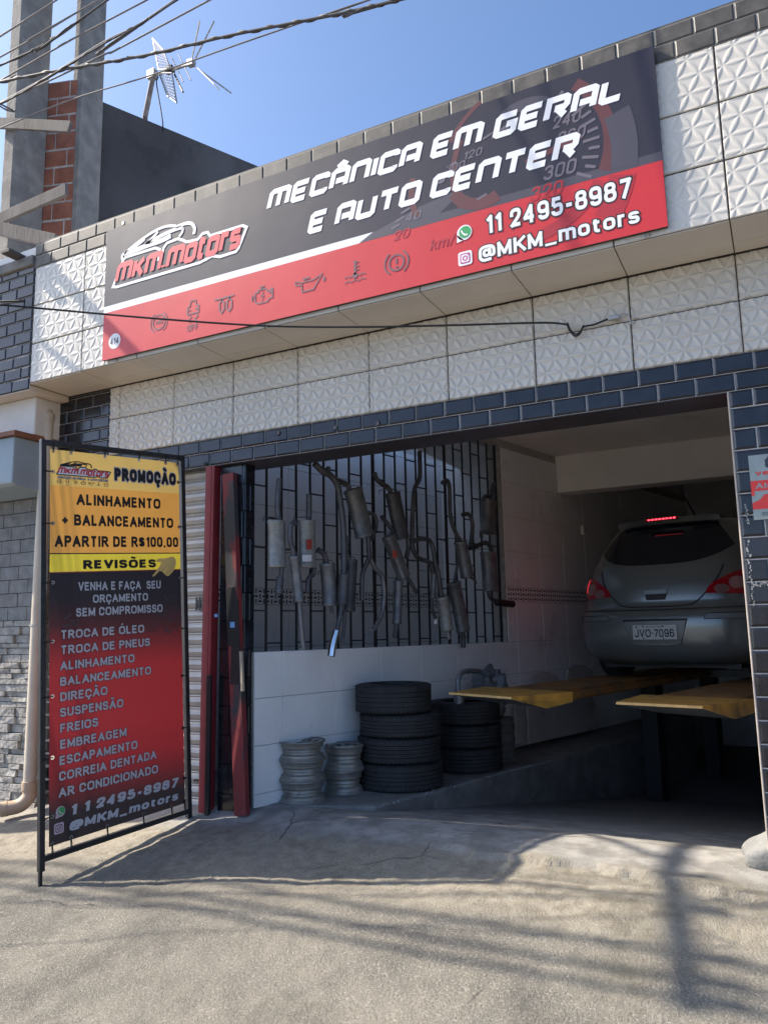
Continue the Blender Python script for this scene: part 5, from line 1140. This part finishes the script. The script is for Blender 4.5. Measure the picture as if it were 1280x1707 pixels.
b = MB(); A_ = CO+CX*.10+CY*1.05+Vector((0, 0, 1.59*KC)); b.tube([A_, A_+Vector((0, 0, .03))], [.035, .02], 10); b.tube([A_+Vector((0, 0, .02)), A_-CY*.22-CX*.07+Vector((0, 0, .30))], [.010, .004], 8); b.build('roof_aerial', M['car_black'], car, smooth=50)
for sx in (-1, 1):
    for yy in (.78, 3.35):
        wr = MB(); W0 = CO+CX*(sx*.80*KC)+CY*(yy*KC)+Vector((0, 0, .297)); pr = [(.19, -.09), (.27, -.095), (.292, -.075), (.297, 0), (.292, .075), (.27, .095), (.19, .09)]
        wr.lathe(pr, 40); wr.v = [tuple(W0-CX*(sx*.09)+CX*z+CY*x+Vector((0, 0, y))) for x, y, z in wr.v]; ww = wr.build('wheel', M['rubber'], car, smooth=40)
        dr = MB(); dr.lathe([(.001, .05), (.08, .06), (.185, .04), (.195, .075)], 32); dr.v = [tuple(W0-CX*(sx*.09)+CX*z*sx+CY*x+Vector((0, 0, y))) for x, y, z in dr.v]; dr.build('rim', M['rim'], ww, smooth=40)
b = MB(); b.obox(CO-CX*.62+CY*.30+Vector((0, 0, .13)), CX*1.24, CY*3.2, Vector((0, 0, .20)));
b.tube([CO+CX*.3+CY*.16+Vector((0, 0, .19)), CO+CX*.3+CY*.7+Vector((0, 0, .2))], .028, 12); b.build('underbody', M['car_black'], car)

# ------------------------------------------------------------------ vehicle lift
lift = thing('car_lift', 'orange vehicle lift with two raised drive-on runways under the grey car', 'car lift', CO+Vector((0, 0, -.9)))
def runway(A, B, Tp, sgn):
    """A,B front edge corners, Tp the lowest corner of the skirt"""
    r = MB(); dpt = 1.05
    Bk = B+CY*.62+CX*.16; Ak = A+CY*.62-CX*.08; th = Vector((0, 0, -.016))
    B2 = Bk.copy(); r.quad(A, B, B2, Ak, 0)                                   # drive-on flap, top
    r.quad(A+th, B+th, B, A, 1)                                               # scuffed leading edge
    D = Vector((Tp.x, Tp.y, Tp.z)); Bd = B2+Vector((0, 0, -.075)); Ad = Ak+Vector((0, 0, -.075))
    r.add([B, B+th, D, Bd, B2], [(0, 1, 2, 3, 4)], 0)                          # right cheek
    Dl = D-(B-A)*.95+CY*.12; r.add([A, A+th, Dl, Ad, Ak], [(4, 3, 2, 1, 0)], 0)
    r.quad(A+th, Dl, D, B+th, 2); r.quad(Dl, Ad, Bd, D, 2)  # dark plates stand in for the shaded hollow under the flap
    fl = r.build('drive_on_flap', [M['lift_orange'], M['lift_edge'], M['lift_steel']], lift)
    q = MB(); w_ = (B-A).length; st = A+(B-A)*.5+CY*.62
    q.obox(st-CX*(w_*.5)+Vector((0, 0, -.10)), CX*w_, CY*4.2, Vector((0, 0, .094)))
    q.obox(st+CX*(w_*.5)+Vector((0, 0, -.085)), CX*.035, CY*4.2, Vector((0, 0, .05)))
    q.build('runway', mat('dark_worn_orange_paint', (.28, .13, .035), .55, var=.3, scale=7, col2=(.12, .08, .05), c2amt=(.5, .65)), lift, bevel=.006)
A1, B1 = onY(748, 1154, 5.52), onY(852, 1162, 5.45); A2, B2_ = onY(1026, 1170, 5.28), onY(1170, 1177, 5.17)
runway(A1, B1, onY(911, 1181, 5.68), 1); runway(A2, B2_, onY(1225, 1199, 5.42), 1)
b = MB()
for A, B in ((A1, B1), (A2, B2_)):
    c_ = A+(B-A)*.5
    for y0 in (3.1, 4.9):
        b = MB(); b.obox(c_+CY*y0-CX*.08+Vector((0, 0, -1.30)), CX*.16, CY*.2, Vector((0, 0, 1.2))); b.build('lift_post', M['car_black'], lift)

b = MB(); c1, c2 = A1+(B1-A1)*.5+CY*4.3, A2+(B2_-A2)*.5+CY*4.3; b.bar(c1+Vector((0, 0, -.06)), c2+Vector((0, 0, -.06)), .12, .08); b.build('cross_tie', M['lift_steel'], lift)

# ------------------------------------------------------------------ alarm sticker on the right pillar
p0, p1 = onY(1246, 760, WY-.016), onY(1255, 867, WY-.016); ph = p0.z-p1.z
Q = Surf((p0.x, WY-.016, p1.z), e, up); st_ = thing('alarm_sticker', 'silver and red security alarm sticker on the black tiled right pillar', 'sticker', (p0.x, WY-.012, p1.z))
b = MB(); b.box((p0.x, WY-.0155, p1.z), (p0.x+.30, WY-.013, p0.z)); b.build('foil_plate', M['poster_silver'], st_)
b = MB(); poly(b, Q, [(0, ph*.16), (.30, ph*.16), (.30, ph*.60), (0, ph*.60)], .0008)
b.build('red_panel', M['poster_red'], st_)
b = MB(); poly(b, Q, [(.0, ph*.26), (.035, ph*.30), (.06, ph*.38), (.10, ph*.39), (.10, ph*.44), (.015, ph*.44), (.015, ph*.37), (0, ph*.37)], .0016); text(b, Q, 'Ala', .022, ph*.475, .085, ph*.085, .0016, .015); text(b, Q, 'rme', .120, ph*.475, .10, ph*.085, .0016, .015)
b.build('pale_print', M['poster_silver'], st_)
b = MB(); text(b, Q, 'verisure', .028, ph*.68, .22, ph*.075, .0012, .025); b.build('red_lettering', M['poster_red'], st_)
b = MB(); text(b, Q, '0300', .042, ph*.055, .065, ph*.055, .0012, .0); 
for k in range(9): a = 2*pi*k/9; disc(b, Q, .118+.028*cos(a), ph*.86+.028*sin(a), .016, .0012+.0001*(k % 3), 0, 12)
disc(b, Q, .118, ph*.86, .032, .0016, 0, 24); b.build('dark_print', M['poster_ink'], st_)
b = MB(); ring(b, Q, .118, ph*.86, .022, .003, .0022, 0); b.build('badge_ring', M['poster_silver'], st_)

# ------------------------------------------------------------------ drain pipe
pb = onY(81, 735, FY+.32); px_, py_ = pb.x, FY+.30
pipe = thing('drain_pipe', 'cream plastic drain pipe running down the black tiled left pillar to the pavement', 'pipe', (px_, py_, -1.40))
gz0 = float(ground_z(px_, py_))
b = MB(); b.tube([(px_, py_, ZS-.19), (px_, py_, gz0+.20)], .050, 20); b.build('downpipe', M['pvc'], pipe, smooth=50)
b = MB(); b.tube(spline([(px_-.10, py_-.03, ZS+.0), (px_-.085, py_-.02, ZS-.06), (px_-.03, py_, ZS-.12), (px_, py_, ZS-.20)], 6), .054, 20); b.tube([(px_, py_, ZS-.22), (px_, py_, ZS-.165)], .060, 20); b.build('top_elbow', M['pvc'], pipe, smooth=50)
b = MB(); b.tube(spline([(px_, py_, gz0+.21), (px_, py_, gz0+.14), (px_-.04, py_-.05, gz0+.075), (px_-.13, py_-.14, gz0+.055)], 6), .054, 20, cap=False); b.tube([(px_, py_, gz0+.19), (px_, py_, gz0+.25)], .060, 20)
b.tube([(px_-.10, py_-.11, gz0+.06), (px_-.135, py_-.145, gz0+.055)], .058, 20, cap=False); b.build('bottom_elbow', mat('tan_pvc_elbow', (.48, .36, .25), .45, var=.15), pipe, smooth=50)
b = MB(); b.tube([(px_, py_, .10), (px_, py_, .115)], .055, 20); b.box((px_-.10, py_-.0, .10), (px_+.06, py_+.09, .112)); b.build('bracket', M['antenna'], pipe)

# ------------------------------------------------------------------ neighbouring house on the left
nh = thing('neighbor_house', 'neighbouring house with split stone cladding and a pale blue painted canopy edge', 'house', (-7, 4.5, -1.5))
NX = -5.44; NY = WY+.0
b = MB(); rr = random.Random(12); z = -1.75; b.box((-9.5, NY+.03, -1.8), (NX, NY+.4, 1.22), 1)
k = 0
while z < 1.2:
    h = rr.uniform(.035, .075) if z < .15 else .115
    x = NX
    while x > -8.6:
        wd = rr.uniform(.12, .30) if z < .15 else .235
        dd = rr.uniform(.0, .035) if z < .15 else rr.uniform(.0, .006)
        x0_ = max(-8.7, x-wd); m_ = 0 if z < .15 else 2
        if z >= .15 and k % 2 and x == NX: x0_ = x-.12
        q = [(x0_+.003, NY-dd, z+.003), (x-.003, NY-dd-rr.uniform(-.008, .008)*(z < .15), z+.003), (x-.003, NY-dd+rr.uniform(-.008, .008)*(z < .15), z+h-.003), (x0_+.003, NY-dd, z+h-.003)]
        bk = [(p[0], NY+.032, p[2]) for p in q]
        b.add(q+bk, [(0, 1, 2, 3), (1, 0, 4, 5), (2, 1, 5, 6), (3, 2, 6, 7), (0, 3, 7, 4)], m_); x = x0_
    z += h; k += 1
b.build('stone_cladding', [M['stone'], M['grout_light'], mat('grey_stone_tile', (.20, .20, .195), .85, var=.3, scale=10, bump=.005, bscale=40)], nh)
b = MB(); b.prism([(NX+.02, NY-.02, 1.19), (NX+.02, NY-.36, 1.22), (NX+.02, NY-.40, 1.24), (NX+.02, NY-.40, 1.62), (NX+.02, NY-.02, 1.62)], (-3.4, 0, 0)); b.build('canopy', M['blue_paint'], nh, bevel=.01)
b = MB(); b.box((-8.9, NY-.43, 1.622), (NX+.06, NY+.02, 1.66)); b.build('canopy_flashing', mat('rusty_flashing', (.22, .09, .05), .7, var=.3), nh)
b = MB(); b.box((-8.9, NY-.25, 1.662), (NX+.06, NY+.3, 1.985)); b.build('upper_band', M['pale_paint'], nh, bevel=.012)
# unfinished storey above
uf = thing('unfinished_building', 'unfinished upper storey with raw concrete columns orange brick infill and a dark rendered side wall', 'building', (-7, 6, 3.1))
wt = onY(172, 170, 5.6); we = onY(437, 280, 7.55); zt = wt.z
dirw = Vector((we.x-wt.x, we.y-wt.y, 0)); we2 = we+dirw*.6
b = MB(); nW = dirw.normalized().cross(Vector((0, 0, 1))); lw = -nW*.25 if nW.x > 0 else nW*.25
P_ = [Vector((wt.x, wt.y, 2.6)), Vector((we2.x, we2.y, 2.6)), Vector((we2.x, we2.y, we.z-(wt.z-we.z)*.0+(we.z-wt.z)*.6)), Vector((wt.x, wt.y, wt.z))]
b.prism(P_, lw); b.build('rendered_wall', M['plaster_grey'], uf)
def column(px0, px1, px2, ytop, Y, bottom, name, mm):
    """front face between px0 and px1, flank from px1 to px2 (at image height 230)"""
    a = onY(px0, 230, Y); c_ = onY(px1, 230, Y); r_ = Vector(ray(px2, 230)); t = c_.x/r_.x if abs(r_.x) > 1e-6 else 1; Yb = (r_*t).y
    b = MB(); b.box((a.x, Y, bottom), (c_.x, max(Yb, Y+.12), ytop)); return b.build(name, mm, uf, bevel=.008), c_.x, max(Yb, Y+.12)
c1_, xa, ya = column(8, 24, 78, 7.5, 4.75, 3.0, 'column', M['concrete'])
c2_, xb, yb_ = column(118, 133, 170, 8.2, wt.y-.36, 2.7, 'column', M['concrete'])
# bricks between the columns, laid course by course
b = MB(); rr = random.Random(4); bz = 2.9; A_ = Vector((xa-.05, ya, 0)); B_ = Vector((xb-.06, wt.y-.36, 0)); dW = (B_-A_); Lw = dW.length; dW.normalize(); nB = Vector((dW.y, -dW.x, 0)); br_top = onY(85, 132, ya).z; k = 0
b.obox(A_+Vector((0, 0, 2.6))-nB*.14, dW*Lw, nB*.135, Vector((0, 0, br_top-2.62)), 1)
while bz < br_top-.05:
    s_ = -(k % 2)*.14
    while s_ < Lw:
        s0, s1 = max(0, s_), min(Lw, s_+.275)
        if s1-s0 > .03: b.obox(A_+dW*s0+Vector((0, 0, bz))-nB*.1, dW*(s1-s0), nB*(.102+rr.uniform(-.004, .006)), Vector((0, 0, .175)))
        s_ += .29
    bz += .20; k += 1
b.build('brick_infill', [M['brick'], M['grout_light']], uf, bevel=.006)
# formwork boards nailed across
for i, (a, c_, wd, Y1, Y2, lb) in enumerate((((-10, 205), (118, 212), .11, 4.70, 4.72, 'level grey formwork board nailed across the raw concrete columns'), ((-14, 372), (112, 316), .12, 4.66, 4.70, 'sloping grey formwork board rising to the right below the brick infill'), ((-6, 380), (92, 402), .13, 4.58, 4.64, 'lowest grey formwork board sloping down to the right above the tiled ledge'))):
    p, q = onY(*a, Y1), onY(*c_, Y2); b = MB(); b.bar(p, q, .035, wd); tag(b.build('formwork_board', M['wood_grey'], bevel=.004), lb, 'board', 'boards across the unfinished columns')

for i, (x, lb) in enumerate(((-5.46, 'short board end jutting over the concrete ledge next to the white tiles'), (-5.80, 'short board end jutting over the concrete ledge further from the white tiles'))):
    b = MB(); b.box((x-.05, 3.95+.02*i, 3.142), (x+.05, 4.62, 3.172)); tag(b.build('formwork_board', M['wood_grey'], bevel=.004), lb, 'board', 'boards across the unfinished columns')

# ------------------------------------------------------------------ television aerial on the rendered wall
AY = 6.15
an = thing('tv_antenna', 'old television antenna with a mesh reflector on a pole above the dark rendered wall', 'antenna', onY(243, 205, AY))
a_ = lambda zx, zy, dy=0: onY(230+zx/7.53, 30+zy/7.53, AY+dy)
b = MB(); b.tube([a_(92, 1340, .1), a_(92, 1240), a_(195, 720)], .030, 12); b.build('mast', mat('rusty_mast', (.24, .21, .19), .7, var=.35, scale=20), an, smooth=50)
b = MB(); b.tube([a_(140, 735), a_(420, 655, -.05), a_(720, 560, -.1)], .017, 10); b.box(tuple(a_(175, 740)-Vector((.04, .04, .03))), tuple(a_(195, 690)+Vector((.04, .04, .03)))); b.obox(a_(660, 600, -.1)-Vector((.03, .03, .0)), (.08, 0, -.01), (0, .06, 0), (0, 0, .07)); b.build('boom', M['antenna'], an)
for nm, q in (('reflector_panel', [(188, 255, .12), (318, 400, -.12), (415, 640, -.16), (265, 650, .0)]), ('reflector_panel', [(268, 690, .0), (430, 690, -.16), (490, 1065, -.10), (370, 975, .12)])):
    P = [a_(x, y, d) for x, y, d in q]; b = MB(); b.tube(P+[P[0]], .009, 6)
    for k in range(1, 9):
        t = k/9; b.tube([P[0].lerp(P[3], t), P[1].lerp(P[2], t)], .0035, 5)
    for k in range(1, 7):
        t = k/7; b.tube([P[0].lerp(P[1], t), P[3].lerp(P[2], t)], .0035, 5)
    b.build(nm, M['mesh_panel'], an)
for q in (((680, 520), (778, 35)), ((725, 505), (958, 40)), ((740, 620), (1020, 895)), ((745, 630), (1175, 945))):
    b = MB(); b.tube([a_(*q[0], -.1), a_(*q[1], -.1+(.25 if q[1][0] % 2 else -.2))], .008, 7); b.build('dipole_rod', M['antenna'], an)
for q in (((423, 485), (570, 800)), ((510, 455), (668, 780)), ((440, 660), (568, 930))):
    b = MB(); b.tube([a_(*q[0], .05), a_(*q[1], -.2)], .006 if q[0][0] != 440 else .011, 7); b.build('director_rod', M['cable'], an)
b = MB(); b.obox(a_(370, 700, -.05)-Vector((.01, .04, .0)), (.10, 0, .005), (0, .07, 0), (0, 0, .06)); b.build('balun_box', M['black_metal'], an)
b = MB(); b.tube(spline([a_(260, 735), a_(236, 800), a_(250, 920), a_(285, 1120), a_(312, 1300), a_(318, 1420, .1)], 6), .007, 6); b.build('lead_wire', M['cable'], an)

# ------------------------------------------------------------------ overhead wires and utility pole
pole = thing('utility_pole', 'concrete utility pole with a crossarm further down the street', 'utility pole', (-7.37, 3.62, -1.75))
b = MB(); b.tube([(-7.37, 3.62, -1.9), (-7.37, 3.62, 5.5)], [.15, .09], 20); b.build('shaft', M['concrete'], pole, smooth=60)
b = MB(); b.box((-7.255, 1.50, 4.94), (-7.185, 3.75, 5.02)); b.bar((-7.22, 3.55, 4.3), (-7.22, 2.8, 4.95), .04, .04); b.box((-7.30, 3.52, 4.90), (-7.18, 3.72, 5.06)); b.build('crossarm', M['wood_grey'], pole, bevel=.006)
for yy in (1.56, 1.68, 1.86, 2.25, 2.55):
    b = MB(); b.lathe([(.001, 0), (.03, 0), (.045, .03), (.03, .05), (.045, .08), (.02, .12), (.001, .12)], 16, center=(-7.21, yy, 5.05)); b.build('insulator', M['white_plastic'], pole, smooth=50)
WIRES = [('thin grey overhead wire nearest the top left corner of the view', [(-40, 84), (30, 42), (95, 0)], .010, 'wire_grey', 3.3),
 ('second thin overhead wire below the top left corner', [(-40, 118), (60, 62), (130, 20), (165, 0)], .010, 'wire_grey', 3.3),
 ('thick dark overhead cable crossing both concrete columns to the top edge', [(-30, 190), (82, 128), (172, 72), (232, 42), (293, 0)], .016, 'wire_grey', 3.2),
 ('twin lead wire running just above the thick dark cable', [(-40, 128), (60, 82), (130, 36), (180, 0)], .012, 'cable', 3.25),
 ('thin overhead wire passing over the tops of both columns', [(-40, 158), (0, 135), (120, 66), (245, 0)], .010, 'wire_grey', 3.25),
 ('sagging twisted overhead cable above the antenna', [(-40, 148), (0, 137), (100, 117), (172, 105), (263, 88), (375, 61), (480, 40), (580, 20), (662, 0), (760, -28)], .015, 'cable', 3.15),
 ('straight thin wire stretched behind the antenna boom', [(-40, 232), (0, 214), (120, 166), (247, 127), (400, 73), (560, 18), (615, 0), (700, -30)], .008, 'wire_grey', 3.2),
 ('low slack overhead wire over the left concrete column', [(-40, 192), (0, 172), (82, 135), (172, 92), (200, 80), (350, 0)], .010, 'wire_grey', 3.25),
 ('pair of loosely twisted wires near the thick dark cable', [(-40, 155), (0, 172), (85, 126), (172, 74), (250, 30), (295, 0)], .009, 'cable', 3.1)]
for lb, pts, rd, mm, Y in WIRES:
    P = [onY(px, py, Y-.25+.25*i/len(pts)) for i, (px, py) in enumerate(pts)]
    d0 = (P[0]-P[1]).normalized(); d1 = (P[-1]-P[-2]).normalized(); P = [P[0]+d0*4]+P+[P[-1]+d1*7]
    b = MB(); sp2 = spline(P, 7); b.tube(sp2, rd*.55, 7)
    if mm == 'cable':
        tw = []
        for i, q in enumerate(spline(P, 16)): tw.append(q+Vector((0, cos(i*.9), sin(i*.9)))*rd*.6)
        b.tube(tw, rd*.35, 6)
    tag(b.build('overhead_wire', M['wire_dark' if mm == 'cable' else mm], smooth=60), lb, 'cable', 'overhead wires along the street')
# wires further out over the road, which stripe the ground with shadow
for i, (yy, zz, lb) in enumerate(((1.56, 5.16, 'power line nearest the road on the pole crossarm'), (1.68, 5.18, 'power line second from the road on the pole crossarm'), (1.86, 5.16, 'middle power line on the pole crossarm'))):
    b = MB(); b.tube([(-30+54*t/40, yy+.1*(t/40-.5), zz-.12+.25*((-30+54*t/40+7.2)/24)**2) for t in range(41)], .022, 6); tag(b.build('overhead_wire', M['cable'], smooth=60), lb, 'cable', 'overhead wires along the street')
# service cable across the sign to a clamp on the wall
cl = [onY(-60, 505, 2.75), onY(0, 508, 2.95), onY(90, 516, 3.2), onY(260, 531, 3.5), onY(440, 543, 3.80), onY(600, 545, 4.02), onY(760, 542, 4.25), onY(900, 538, 4.40), onY(948, 541, 4.44)]
cl = [cl[0]+Vector((-5, -.8, .6))]+cl
sv = thing('service_cable', 'thin black service cable strung in front of the sign to a wall clamp', 'cable', cl[-1])
b = MB(); b.tube(spline(cl, 8), .0065, 7); b.build('span', M['cable'], sv, smooth=60)
b = MB(); cc = [onY(px, py, WY-.035) for px, py in ((945, 541), (950, 552), (958, 560), (966, 556), (972, 545), (990, 541), (1010, 533), (1022, 530))]; b.tube(spline(cc, 6), .006, 7); b.tube(spline([c+Vector((.004, -.01, .008)) for c in cc[:5]], 6), .004, 6); b.build('loop', M['cable'], sv, smooth=60)
b = MB(); c_ = onY(1022, 530, WY-.035); b.box((c_.x-.03, c_.y-.015, c_.z-.012), (c_.x+.035, c_.y+.015, c_.z+.014)); b.build('clamp', M['antenna'], sv, bevel=.004)
b = MB(); b.tube(spline([onY(px, py, WY-.03) for px, py in ((1026, 530), (1038, 523), (1047, 527), (1052, 540), (1058, 537))], 6), .0045, 7); b.build('hook_tail', M['antenna'], sv, smooth=60)
